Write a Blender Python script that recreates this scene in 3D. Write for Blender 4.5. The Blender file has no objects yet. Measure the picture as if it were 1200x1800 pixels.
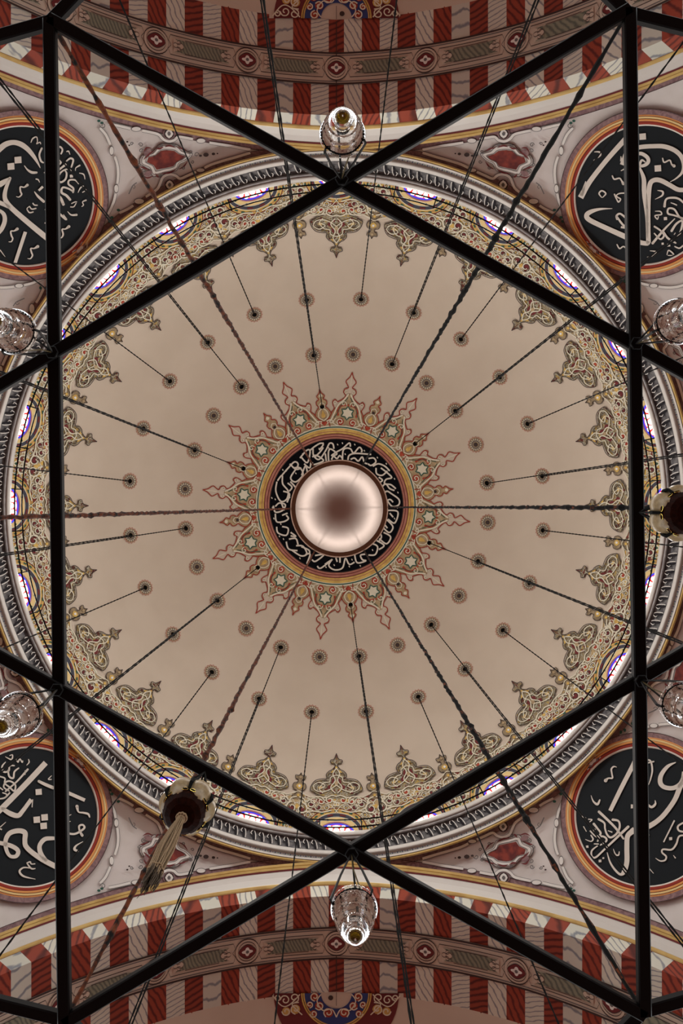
import bpy, math, random
from mathutils import Vector, geometry
random.seed(7)
sin, cos, pi, rad, hyp = math.sin, math.cos, math.pi, math.radians, math.hypot
scene = bpy.context.scene
# ------------------------------------------------------------------ camera, light, exposure
EYE = 1.5                      # eye height over the carpet
F = 1425.0                     # focal length in picture units of a 1200 wide frame
CX, CY = 591.0, 889.0          # where the zenith falls
cam_d = bpy.data.cameras.new('camera')
cam = bpy.data.objects.new('camera', cam_d)
scene.collection.objects.link(cam)
cam_d.sensor_fit = 'VERTICAL'; cam_d.sensor_height = 36.0; cam_d.lens = F / 1800.0 * 36.0
cam_d.shift_x = (600 - CX) / 1800.0; cam_d.shift_y = -(900 - CY) / 1800.0
cam_d.clip_start = 0.05; cam_d.clip_end = 200
cam.location = (0, 0, EYE); cam.rotation_euler = (pi, 0, 0)
scene.camera = cam
W = bpy.data.worlds.new('world'); scene.world = W; W.use_nodes = True
bg = W.node_tree.nodes['Background']; bg.inputs[0].default_value = (0.95, 1.0, 1.01, 1); bg.inputs[1].default_value = 2.6
WINDOW_GLOW = 1.5
DAYLIGHT_W = 125
for k_ in range(24):            # daylight through each of the dome's windows
    l_ = bpy.data.lights.new('window_daylight', 'AREA'); l_.shape = 'RECTANGLE'; l_.size = 1.1; l_.size_y = 0.9; l_.energy = DAYLIGHT_W; l_.color = (1.0, 0.96, 0.93); l_.spread = 2.6
    o_ = bpy.data.objects.new('window_daylight', l_); scene.collection.objects.link(o_); a_ = math.radians(15 * k_)
    o_.location = (9.72 * sin(a_), -9.72 * cos(a_), EYE + 25.0); o_.rotation_euler = (pi / 2 - 0.42, 0, a_)
scene.view_settings.view_transform = 'Standard'; scene.view_settings.look = 'None'
scene.view_settings.gamma = 1.0; scene.view_settings.exposure = 0.05
scene.view_settings.use_curve_mapping = False

# ------------------------------------------------------------------ materials
def lin(c):
    out = []
    for v in c:
        v /= 255.0
        out.append(v / 12.92 if v <= 0.04045 else ((v + 0.055) / 1.055) ** 2.4)
    return out
def tone(rgb, gain):
    # measured colours are seen under warm bounced light: take that tint out again
    return [min(0.95, v * gain * k) for v, k in zip(lin(rgb), (0.95, 1.15, 1.25) if gain != 1.0 else (1, 1, 1))]
MATS = {}
def mat(name, rgb, rough=0.8, metal=0.0, gain=1.0, noise=None, scale=3.0, bump=0.0, trans=0.0, spec=0.3, emit=0.0, detail=4.0, dist=0.0):
    m = bpy.data.materials.new(name); m.use_nodes = True
    nt = m.node_tree; b = nt.nodes['Principled BSDF']
    c = tone(rgb, gain)
    b.inputs['Base Color'].default_value = (*c, 1)
    b.inputs['Roughness'].default_value = rough; b.inputs['Metallic'].default_value = metal
    b.inputs['Specular IOR Level'].default_value = spec
    if trans:
        b.inputs['Transmission Weight'].default_value = trans; b.inputs['IOR'].default_value = 1.33
    if emit:
        b.inputs['Emission Color'].default_value = (*lin(rgb), 1); b.inputs['Emission Strength'].default_value = emit
    if noise is not None:
        tc = nt.nodes.new('ShaderNodeTexCoord'); n = nt.nodes.new('ShaderNodeTexNoise')
        n.inputs['Scale'].default_value = scale; n.inputs['Detail'].default_value = detail; n.inputs['Distortion'].default_value = dist
        nt.links.new(tc.outputs['Object'], n.inputs['Vector'])
        r = nt.nodes.new('ShaderNodeValToRGB')
        r.color_ramp.elements[0].position = 0.38; r.color_ramp.elements[1].position = 0.62
        r.color_ramp.elements[0].color = (*tone(noise, gain), 1); r.color_ramp.elements[1].color = (*c, 1)
        nt.links.new(n.outputs['Fac'], r.inputs['Fac']); nt.links.new(r.outputs['Color'], b.inputs['Base Color'])
        if bump:
            bp = nt.nodes.new('ShaderNodeBump'); bp.inputs['Strength'].default_value = bump; bp.inputs['Distance'].default_value = 0.02
            nt.links.new(n.outputs['Fac'], bp.inputs['Height']); nt.links.new(bp.outputs['Normal'], b.inputs['Normal'])
    MATS[name] = m
    return m
def veined(name, base, vein, gain, axis_scale, wscale=2.2, lo=0.0, hi=0.5, turn=(0.2, 0.3, 0.5)):
    m = mat(name, base, rough=0.45, gain=gain)
    nt = m.node_tree; b = nt.nodes['Principled BSDF']
    tc = nt.nodes.new('ShaderNodeTexCoord'); mp = nt.nodes.new('ShaderNodeMapping')
    mp.inputs['Scale'].default_value = axis_scale; mp.inputs['Rotation'].default_value = turn
    w = nt.nodes.new('ShaderNodeTexWave'); w.inputs['Scale'].default_value = wscale; w.inputs['Distortion'].default_value = 5.0
    w.inputs['Detail'].default_value = 3.0; w.inputs['Detail Scale'].default_value = 0.7; w.inputs['Detail Roughness'].default_value = 0.6
    r = nt.nodes.new('ShaderNodeValToRGB')
    r.color_ramp.elements[0].position = lo; r.color_ramp.elements[1].position = hi
    r.color_ramp.elements[0].color = (*tone(vein, gain), 1)
    r.color_ramp.elements[1].color = (*tone(base, gain), 1)
    nt.links.new(tc.outputs['Object'], mp.inputs['Vector']); nt.links.new(mp.outputs['Vector'], w.inputs['Vector'])
    nt.links.new(w.outputs['Fac'], r.inputs['Fac']); nt.links.new(r.outputs['Color'], b.inputs['Base Color'])
    return m
G = 1.55
def filigree(name, fill, fill2, line, edge, scale, gain, wd=0.055):
    m = mat(name, fill, 0.8, gain=gain); nt = m.node_tree; b = nt.nodes['Principled BSDF']; N = nt.nodes.new; Lk = nt.links.new
    tc = N('ShaderNodeTexCoord'); nz = N('ShaderNodeTexNoise'); nz.inputs['Scale'].default_value = scale * 0.5; nz.inputs['Detail'].default_value = 1.0
    add = N('ShaderNodeMixRGB'); add.blend_type = 'LINEAR_LIGHT'; add.inputs['Fac'].default_value = 0.16
    Lk(tc.outputs['Object'], nz.inputs['Vector']); Lk(tc.outputs['Object'], add.inputs['Color1']); Lk(nz.outputs['Color'], add.inputs['Color2'])
    v1 = N('ShaderNodeTexVoronoi'); v1.feature = 'DISTANCE_TO_EDGE'; v1.inputs['Scale'].default_value = scale
    v2 = N('ShaderNodeTexVoronoi'); v2.inputs['Scale'].default_value = scale
    Lk(add.outputs['Color'], v1.inputs['Vector']); Lk(add.outputs['Color'], v2.inputs['Vector'])
    cells = N('ShaderNodeValToRGB'); cells.color_ramp.interpolation = 'CONSTANT'; e = cells.color_ramp.elements
    e[0].color = (*tone(fill, gain), 1); e[1].position = 0.58; e[1].color = (*tone(fill2[0], gain), 1)
    n_ = e.new(0.78); n_.color = (*tone(fill2[1], gain), 1)
    sp = N('ShaderNodeSeparateColor'); Lk(v2.outputs['Color'], sp.inputs['Color']); Lk(sp.outputs[0], cells.inputs['Fac'])
    r = N('ShaderNodeValToRGB'); r.color_ramp.interpolation = 'CONSTANT'; q = r.color_ramp.elements
    q[0].color = (1, 1, 1, 1); q[1].position = wd; q[1].color = (0.5, 0.5, 0.5, 1); z = q.new(wd * 1.8); z.color = (0, 0, 0, 1)
    Lk(v1.outputs['Distance'], r.inputs['Fac'])
    def mixer(lo, colr, prev):
        t = N('ShaderNodeMath'); t.operation = 'GREATER_THAN'; t.inputs[1].default_value = lo; Lk(r.outputs['Color'], t.inputs[0])
        mx = N('ShaderNodeMixRGB'); Lk(t.outputs[0], mx.inputs['Fac']); Lk(prev, mx.inputs['Color1']); mx.inputs['Color2'].default_value = (*tone(colr, gain), 1); return mx.outputs['Color']
    o = mixer(0.25, edge, cells.outputs['Color']); o = mixer(0.75, line, o); Lk(o, b.inputs['Base Color'])
mat('plaster', (173, 150, 132), 0.9, gain=G, noise=(169, 146, 128), scale=0.6)
mat('plaster_cool', (172, 156, 148), 0.9, gain=1.85, noise=(165, 149, 140), scale=1.2)
mat('white_paint', (182, 168, 158), 0.8, gain=1.8)
mat('cream_line', (188, 170, 148), 0.8, gain=G)
mat('grey_line', (98, 88, 84), 0.8, gain=1.3)
mat('dark_line', (60, 44, 40), 0.8, gain=1.2)
mat('red_line', (128, 42, 30), 0.8, gain=G)
mat('red_fill', (152, 62, 42), 0.8, gain=G, noise=(125, 40, 28), scale=9)
mat('dark_red', (92, 34, 34), 0.8, gain=G)
mat('ochre', (186, 146, 78), 0.8, gain=G, noise=(168, 126, 66), scale=5)
mat('ochre_pale', (196, 160, 108), 0.8, gain=G)
mat('orange_gold', (190, 122, 66), 0.7, gain=G)
mat('rose', (158, 100, 84), 0.8, gain=G, noise=(146, 88, 74), scale=4)
mat('green_line', (38, 70, 58), 0.8, gain=G)
mat('tan_fill', (158, 130, 98), 0.8, gain=G, noise=(138, 110, 82), scale=6)
mat('umber_fill', (134, 110, 84), 0.8, gain=G, noise=(112, 90, 68), scale=6)
filigree('arabesque_tan', (156, 126, 90), ((110, 48, 38), (186, 144, 78)), (190, 172, 150), (104, 84, 66), 5.5, G, 0.075)
filigree('arabesque_umber', (134, 110, 80), ((96, 50, 38), (160, 126, 72)), (160, 144, 122), (74, 58, 46), 7.0, 1.4, 0.07)
mat('blue_fill', (44, 52, 92), 0.8, gain=G)
mat('mauve', (128, 96, 92), 0.8, gain=G, noise=(104, 74, 74), scale=5, dist=2.0, detail=6)
mat('black_field', (8, 8, 12), 0.9, gain=1.2, spec=0.1)
mat('board', (27, 29, 31), 0.75, gain=1.2, spec=0.15)
mat('script_cream', (188, 170, 156), 0.7, gain=G)
mat('stone_grey', (150, 138, 132), 0.8, gain=G, noise=(126, 114, 110), scale=5)
mat('stone_light', (172, 156, 146), 0.75, gain=G)
mat('frieze_grey', (112, 102, 98), 0.85, gain=1.3, noise=(80, 72, 72), scale=9)
mat('undercut_shade', (30, 28, 34), 0.9)  # dark colour painting the shade between the frieze leaves
mat('cartouche_red', (132, 52, 40), 0.7, gain=1.3, noise=(88, 32, 30), scale=5, detail=8)
mat('slate', (58, 56, 64), 0.8, gain=1.4)
mat('gold', (186, 148, 88), 0.6, gain=1.35, noise=(166, 126, 70), scale=2)
veined('marble', (170, 156, 140), (104, 98, 98), 1.75, (1, 1, 0.4), 2.6, 0.0, 0.22)
veined('red_stone', (122, 46, 30), (74, 22, 18), 1.6, (1, 1, 0.4), 2.6, 0.0, 0.5)
veined('marble_b', (164, 151, 136), (108, 102, 102), 1.75, (1, 1, 0.4), 3.1, 0.0, 0.26, (0.9, 1.1, -0.7))
veined('marble_c', (158, 146, 132), (100, 96, 98), 1.75, (1.3, 0.5, 0.4), 2.2, 0.0, 0.2, (-0.5, 0.2, 1.6))
veined('red_stone_b', (116, 44, 30), (66, 20, 17), 1.6, (1, 1, 0.4), 2.2, 0.0, 0.6, (0.8, 1.0, -0.8))
veined('green_marble', (112, 106, 88), (76, 74, 64), 1.6, (1, 1, 1), 4.0, 0.0, 0.8)
mat('carpet', (88, 44, 32), 0.95, gain=1.6, noise=(70, 34, 26), scale=2)
mat('black_iron', (7, 6, 6), 0.5, spec=0.12)
mat('wire_black', (9, 8, 7), 0.9, spec=0.1)
mat('rusty', (92, 42, 16), 0.7, noise=(8, 5, 4), scale=16, spec=0.08)
mat('chain_black', (9, 7, 6), 0.9, spec=0.1)
mat('bronze_rim', (96, 62, 44), 0.5, metal=0.2, gain=1.3)
mat('mirror_ball', (172, 158, 150), 0.55, metal=0.94)
def clear_glass():
    m = mat('glass', (240, 238, 232), 0.04); nt = m.node_tree; N = nt.nodes.new; Lk = nt.links.new
    out = [n for n in nt.nodes if n.type == 'OUTPUT_MATERIAL'][0]
    tr = N('ShaderNodeBsdfTransparent'); tr.inputs['Color'].default_value = (0.93, 0.91, 0.89, 1)
    gl = N('ShaderNodeBsdfGlossy'); gl.inputs['Roughness'].default_value = 0.06; gl.inputs['Color'].default_value = (0.85, 0.84, 0.86, 1)
    lw = N('ShaderNodeLayerWeight'); lw.inputs['Blend'].default_value = 0.22; mx = N('ShaderNodeMixShader')
    tc = N('ShaderNodeTexCoord'); nz = N('ShaderNodeTexNoise'); nz.inputs['Scale'].default_value = 70; nz.inputs['Detail'].default_value = 1
    bp = N('ShaderNodeBump'); bp.inputs['Strength'].default_value = 0.35; bp.inputs['Distance'].default_value = 0.004
    Lk(tc.outputs['Object'], nz.inputs['Vector']); Lk(nz.outputs['Fac'], bp.inputs['Height']); Lk(bp.outputs['Normal'], gl.inputs['Normal']); Lk(bp.outputs['Normal'], lw.inputs['Normal'])
    Lk(lw.outputs['Fresnel'], mx.inputs['Fac']); Lk(tr.outputs[0], mx.inputs[1]); Lk(gl.outputs[0], mx.inputs[2]); Lk(mx.outputs[0], out.inputs['Surface'])
clear_glass()
mat('amber_glass', (120, 96, 20), 0.1, trans=0.7)
mat('strap_olive', (88, 74, 46), 0.5, metal=0.4)
mat('egg_ivory', (150, 130, 96), 0.3, noise=(132, 112, 80), scale=60, spec=0.4)
mat('brown_bowl', (40, 15, 7), 0.5, spec=0.04, noise=(26, 10, 5), scale=60)
mat('brass', (214, 186, 96), 0.25, metal=0.9)
mat('tassel_cord', (138, 114, 86), 0.9)
mat('tassel_dark', (66, 52, 38), 0.95)
mat('lit_white', (255, 252, 248), 0.4, emit=WINDOW_GLOW)
mat('lit_blue', (50, 70, 235), 0.4, emit=0.8)
mat('lit_red', (235, 40, 40), 0.4, emit=0.9)
mat('lit_yellow', (240, 190, 30), 0.4, emit=1.0)

# ------------------------------------------------------------------ mesh building
def tag(o, label=None, cat=None, group=None, kind=None):
    if label: o['label'] = label
    if cat: o['category'] = cat
    if group: o['group'] = group
    if kind: o['kind'] = kind
    return o
def link(o): scene.collection.objects.link(o); return o
def thing(name, loc, label, cat, group=None):
    o = bpy.data.objects.new(name, None); o.empty_display_size = 0.1; link(o); o.location = loc
    return tag(o, label, cat, group)
class MB:
    def __init__(s): s.v = []; s.f = []; s.m = []; s.names = []
    def mi(s, name):
        if name not in s.names: s.names.append(name)
        return s.names.index(name)
    def face(s, pts, m):
        b = len(s.v); s.v += [tuple(p) for p in pts]; s.f.append(tuple(range(b, b + len(pts)))); s.m.append(s.mi(m))
    def grid(s, rows, m, closed=False):
        """rows: list of equal length rings; m: name or function(i, j)"""
        b = len(s.v); n = len(rows[0])
        for r in rows: s.v += [tuple(p) for p in r]
        for i in range(len(rows) - 1):
            for j in range(n if closed else n - 1):
                k = (j + 1) % n
                mm = m(i, j) if callable(m) else m
                if mm is None: continue
                s.f.append((b + i * n + j, b + i * n + k, b + (i + 1) * n + k, b + (i + 1) * n + j)); s.m.append(s.mi(mm))
    def tube(s, pts, r, m, sides=6, cap=True, closed=False):
        pts = [Vector(p) for p in pts]; n = len(pts); rows = []
        up = None
        for i, p in enumerate(pts):
            if closed: d = pts[(i + 1) % n] - pts[i - 1]
            else: d = pts[min(i + 1, n - 1)] - pts[max(i - 1, 0)]
            d.normalize()
            if up is None:
                up = Vector((0, 0, 1)) if abs(d.z) < 0.8 else Vector((1, 0, 0))
            a = d.cross(up).normalized(); bb = a.cross(d); up = bb
            rr = r[i] if isinstance(r, (list, tuple)) else r
            rows.append([p + (a * cos(2 * pi * k / sides) + bb * sin(2 * pi * k / sides)) * rr for k in range(sides)])
        if closed: rows.append(rows[0])
        s.grid(rows, m, closed=True)
        if cap and not closed:
            s.face(rows[0], m); s.face(rows[-1][::-1], m)
    def lathe(s, prof, c, m, seg=32):
        rows = []
        for (r, z) in prof:
            rows.append([(c[0] + r * cos(2 * pi * k / seg), c[1] + r * sin(2 * pi * k / seg), c[2] + z) for k in range(seg)])
        s.grid(rows, m, closed=True)
    def beam(s, a, b, w, h, m, bevel=0.006):
        a = Vector(a); b = Vector(b); d = (b - a).normalized(); n = Vector((-d.y, d.x, 0)).normalized() * (w / 2); u = Vector((0, 0, h / 2))
        e = bevel
        nn = n.normalized()
        sec = [(-n + nn * e - u), (n - nn * e - u), (n - u + Vector((0, 0, e))), (n + u - Vector((0, 0, e))), (n - nn * e + u), (-n + nn * e + u), (-n + u - Vector((0, 0, e))), (-n - u + Vector((0, 0, e)))]
        s.grid([[a + q for q in sec], [b + q for q in sec]], m, closed=True)
        s.face([a + q for q in sec], m); s.face([b + q for q in sec][::-1], m)
    def build(s, name, parent=None, smooth=False, origin=None, raw=False):
        me = bpy.data.meshes.new(name)
        if parent is not None and not raw: o0 = Vector(parent.matrix_basis.translation)
        elif origin is not None: o0 = Vector(origin)
        else: o0 = Vector((0, 0, 0))
        me.from_pydata([(p[0] - o0.x, p[1] - o0.y, p[2] - o0.z) for p in s.v], [], s.f)
        for n in s.names: me.materials.append(MATS[n])
        me.polygons.foreach_set('material_index', s.m)
        if smooth: me.polygons.foreach_set('use_smooth', [True] * len(s.f))
        me.update()
        o = bpy.data.objects.new(name, me); link(o)
        if parent is not None: o.parent = parent
        elif origin is not None: o.location = origin
        return o
def catmull(pts, n=4, closed=False):
    P = [tuple(p) for p in pts]
    if len(P) < 3: 
        return P
    out = []; N = len(P)
    rng = range(N) if closed else range(N - 1)
    for i in rng:
        g = (lambda k: P[k % N]) if closed else (lambda k: P[max(0, min(N - 1, k))])
        p0, p1, p2, p3 = g(i - 1), g(i), g(i + 1), g(i + 2)
        for k in range(n):
            t = k / n
            out.append(tuple(0.5 * ((2 * b) + (-a + c) * t + (2 * a - 5 * b + 4 * c - d) * t * t + (-a + 3 * b - 3 * c + d) * t ** 3) for a, b, c, d in zip(p0, p1, p2, p3)))
    if not closed: out.append(P[-1])
    return out
class Draw:
    """flat painting laid on a real surface: mp(u, v, lift) gives the point on it"""
    def __init__(s, mp, mb=None, maxe=10.0): s.mp = mp; s.mb = mb or MB(); s.maxe = maxe
    def ribbon(s, pts, w, m, lift, closed=False, n=4, smooth=True, xf=None):
        P = [(p[0], p[1], (p[2] if len(p) > 2 else w)) for p in pts]
        if smooth: P = catmull(P, n, closed)
        if xf: P = [(*xf(p[0], p[1]), p[2]) for p in P]
        N = len(P); rows = []
        for i, p in enumerate(P):
            if closed: a, b = P[i - 1], P[(i + 1) % N]
            else: a, b = P[max(i - 1, 0)], P[min(i + 1, N - 1)]
            dx, dy = b[0] - a[0], b[1] - a[1]; L = hyp(dx, dy) or 1
            nx, ny = -dy / L * p[2] / 2, dx / L * p[2] / 2
            rows.append([s.mp(p[0] + nx, p[1] + ny, lift), s.mp(p[0] - nx, p[1] - ny, lift)])
        if closed: rows.append(rows[0])
        s.mb.grid(rows, m)
    def poly(s, pts, m, lift, smooth=0, xf=None):
        P = [(p[0], p[1]) for p in pts]
        if smooth: P = catmull(P, smooth, True)
        if xf: P = [xf(*p) for p in P]
        tri = geometry.tessellate_polygon([[Vector((x, y, 0)) for x, y in P]])
        V = list(P); cache = {}; T_ = [tuple(t) for t in tri]; out = []
        def midp(i, j):
            key = (min(i, j), max(i, j))
            if key not in cache: V.append(((V[i][0] + V[j][0]) / 2, (V[i][1] + V[j][1]) / 2)); cache[key] = len(V) - 1
            return cache[key]
        while T_:      # follow the curve of the surface: split every long edge
            t = T_.pop(); e = [hyp(V[t[i]][0] - V[t[(i + 1) % 3]][0], V[t[i]][1] - V[t[(i + 1) % 3]][1]) for i in range(3)]
            k = e.index(max(e))
            if e[k] <= s.maxe: out.append(t); continue
            a_, b_, c_ = t[k], t[(k + 1) % 3], t[(k + 2) % 3]; m_ = midp(a_, b_)
            T_ += [(a_, m_, c_), (m_, b_, c_)]
        b = len(s.mb.v); s.mb.v += [tuple(s.mp(x, y, lift)) for x, y in V]
        for t in out: s.mb.f.append(tuple(b + k for k in t)); s.mb.m.append(s.mb.mi(m))
    def disc(s, x, y, r, m, lift, ry=None, n=12, xf=None):
        s.poly([(x + r * cos(2 * pi * k / n), y + (ry or r) * sin(2 * pi * k / n)) for k in range(n)], m, lift, xf=xf)
    def ring(s, x, y, r, w, m, lift, ry=None, n=16, xf=None):
        s.ribbon([(x + r * cos(2 * pi * k / n), y + (ry or r) * sin(2 * pi * k / n)) for k in range(n)], w, m, lift, closed=True, smooth=False, xf=xf)
def curl(x, y, r, a0, turns, n=9):
    """a little spiral that starts at radius r and winds in"""
    out = []
    for i in range(n):
        t = i / (n - 1); a = rad(a0) + turns * 2 * pi * t; q = r * (1 - 0.75 * t)
        out.append((x + q * cos(a), y + q * sin(a)))
    return out
def mir(pts): return [(-p[0], *p[1:]) for p in pts]
def rot(a, f=1):
    """frame whose v axis points away from the zenith at clock angle a (degrees from picture top)"""
    ca, sa = cos(rad(a)), sin(rad(a))
    return lambda u, v: (u * ca + v * sa, u * sa - v * ca)

# ------------------------------------------------------------------ the surfaces
DR, DZ = 10.0, 24.2           # main dome radius and springing height over the eye
def dome(x, y, lift=0.0):
    r = max(hyp(x, y), 1e-6)
    ph = math.atan2(r, F) + math.asin(min(1.0, r * DZ / (DR * math.sqrt(F * F + r * r))))
    R = DR - lift
    rho = R * sin(ph); return Vector((x / r * rho, y / r * rho, EYE + DZ + R * cos(ph)))
PZ, PR = 12.7, math.sqrt(200.0)
def pend(x, y, lift=0.0):
    m = hyp(x, y) / F; R = PR - lift
    z = (PZ + math.sqrt(max(0.0, PZ * PZ - (1 + m * m) * (PZ * PZ - R * R)))) / (1 + m * m)
    return Vector((x / F * z, y / F * z, EYE + z))
AY, AZ, AC, AR = 9.7, 10.36, 0.5, 9.8      # arch face plane, centre height, half offset of its two centres, intrados radius
TH0 = math.degrees(math.asin(AC / AR))
def archpt(s, R):
    if R > 10.37: R = 10.37 + (R - 10.37) * (1 - 0.25 * min(abs(s), 60) / 40)
    t0 = math.degrees(math.asin(AC / R)); th = t0 + abs(s) * (90 - t0) / (90 - TH0)
    t = -AC + R * sin(rad(th)); z = AZ + R * cos(rad(th))
    return (math.copysign(t, s) if s else 0.0), z
def side(k, t, d, z):
    x, y = [(t, -d), (d, t), (-t, d), (-d, -t)][k]
    return Vector((x, y, EYE + z))
def arcz(t):
    return AZ + math.sqrt(max(0.0, AR * AR - (abs(t) + AC) ** 2))

# ------------------------------------------------------------------ carpeted floor, lower walls
fl = MB(); fl.face([(-40, -40, 0), (40, -40, 0), (40, 40, 0), (-40, 40, 0)], 'carpet')
tag(fl.build('floor'), kind='structure')

# ------------------------------------------------------------------ dome shell
mb = MB()
rs = [0.5, 20, 45, 75, 105, 140, 175, 210, 245, 280, 315, 350, 385, 420, 450, 475, 500, 515, 528, 535] + [537 + 2 * i for i in range(23)]
NA = 720
rows = [[dome(r * sin(rad(a * 360 / NA)), -r * cos(rad(a * 360 / NA))) for a in range(NA)] for r in rs]
def inwin(i, j):
    r = (rs[i] + rs[i + 1]) / 2; a = ((j + 0.5) * 360 / NA + 7.5) % 15 - 7.5
    u = r * sin(rad(a)); v = 576 - r * cos(rad(a))
    if r > 535 and abs(u) < 36 and (v < 0 or (u / 36) ** 2 + (v / 23) ** 2 < 1): return None
    return 'plaster'
mb.grid(rows, inwin, closed=True)
mb.grid([[(p[0], p[1], p[2]) for p in rows[-1]], [(p[0], p[1], EYE + 22.6) for p in rows[-1]]], 'plaster', closed=True)
# outer skin keeps daylight out
sk = [[(1.06 * DR * sin(p) * cos(2 * pi * k / 96), 1.06 * DR * sin(p) * sin(2 * pi * k / 96), EYE + DZ + 1.06 * DR * cos(p)) for k in range(96)] for p in [rad(q) for q in (0.1, 15, 30, 45, 60, 70, 80, 90)]]
sk.append([(p[0], p[1], EYE + 22.4) for p in sk[-1]])
mb.grid(sk, 'plaster', closed=True)
ceiling = tag(mb.build('ceiling', smooth=True), kind='structure')

# ---- central medallion of the dome
D = Draw(dome)
def band(r0, r1, m, lift, n=144):
    D.mb.grid([[dome(r * sin(2 * pi * k / n), -r * cos(2 * pi * k / n), lift) for k in range(n)] for r in (r0, r1)], m, closed=True)
band(0.5, 60, 'black_field', 0.02); band(60, 117.5, 'black_field', 0.02)
band(117, 126.5, 'rose', 0.02); band(121, 122.2, 'dark_red', 0.035); band(126, 136.5, 'ochre', 0.02); band(126, 127.2, 'dark_red', 0.035)
band(130.5, 131.3, 'rose', 0.035); band(136, 138, 'cream_line', 0.02); band(137.6, 139.6, 'green_line', 0.035); band(139.6, 142, 'cream_line', 0.03)
band(117, 118, 'dark_line', 0.04)
painted = D.mb.build('painted_ring', ceiling)
# ring calligraphy (traced stroke by stroke)
S = 290 / 1200.0
def C5(p): return ((450 + p[0] * S - 594 ), (740 + p[1] * S - 886.5 )) + ((p[2] * S,) if len(p) > 2 else ())
RING = '''425,190 430,240 470,268 520,200 545,152 570,155 578,190
400,205 440,172 480,150 500,160 470,200
420,250 445,238 480,255 500,280 430,306 420,290
440,250 480,210 500,180
515,225 522,280
540,282 538,215 555,192 600,228 560,240 600,212 640,190 690,148 698,175
560,270 575,245 600,262 620,240 640,262
640,272 645,205 668,186 700,192 722,222 762,180 782,200 778,216
680,272 690,238 740,224 850,232
700,268 728,258 756,280 784,250 800,290 822,300
830,262 868,258 884,286 850,312 826,300
862,318 902,300 950,318 985,352
885,330 890,372 930,384 968,352
920,330 960,360 1000,400 958,414 948,446 992,452 1030,482
905,398 932,420 905,440
928,470 956,446 984,480 1020,495
940,520 965,500 1000,520 1052,560 1050,600 1004,612 968,570
950,580 985,560 1010,580
965,640 1044,650 1022,732 972,704
985,660 1010,690
955,700 1008,758 982,802 934,764
945,740 968,770
940,800 992,834 962,884 908,846
900,790 925,830 905,868
890,860 944,896 906,926
850,880 896,904 880,962 830,966
806,960 772,968 786,1000 812,1008 748,1022 728,960
728,1018 690,1034 662,990 640,1060 582,1074 540,1042 566,996
622,984 622,1022
592,986 602,1016
512,1034 560,1002 482,1062 456,1046
440,970 506,962 444,1012 418,1000
380,1030 404,960 370,962
340,905 395,930 400,960
270,930 338,972 380,956 352,902 302,898
230,868 248,922 312,934
250,850 300,846 316,890
160,760 170,804 230,822 244,772 200,758
262,800 300,830 262,826
150,664 160,722 212,722 246,700 230,676
200,676 240,660
136,606 150,652 200,642 224,600 180,586 150,612
196,590 216,640
162,430 154,500 188,572 232,560 244,500 204,446 200,384 166,424
208,500 254,520 236,582
240,440 272,470 252,500
200,382 240,336 290,286 316,312 262,400 300,432 352,380 330,330 288,330
256,300 300,340 340,330
330,258 382,200 404,212 384,292 340,252
342,384 370,316 384,362
260,430 300,476 290,500
360,300 400,330 410,290'''
T = Draw(lambda u, v, l: dome(u, v, l))
for ln in RING.splitlines():
    pts = [tuple(float(q) for q in p.split(',')) for p in ln.split()]
    T.ribbon([C5(p) for p in pts], 2.7, 'script_cream', 0.05, n=5)
for (x, y) in ((500, 150), (605, 160), (640, 150), (730, 160), (800, 205), (895, 255), (960, 300), (1020, 410), (1045, 510), (1040, 620), (1020, 700), (150, 560), (125, 550), (130, 620), (140, 700), (180, 830), (210, 850), (330, 990), (520, 1055), (580, 1040), (690, 1050), (770, 1045), (860, 930), (205, 345), (230, 350), (350, 230), (470, 190), (540, 185), (660, 230), (300, 370), (900, 450), (190, 740), (250, 520), (255, 545), (400, 1010), (710, 1000)):
    x, y = C5((x, y)); T.poly([(x - 1.4, y - .6), (x - .2, y - 2), (x + 1.4, y + .4), (x + .3, y + 1.8)], 'script_cream', 0.05)
T.mb.build('ring_inscription', ceiling)

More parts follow.
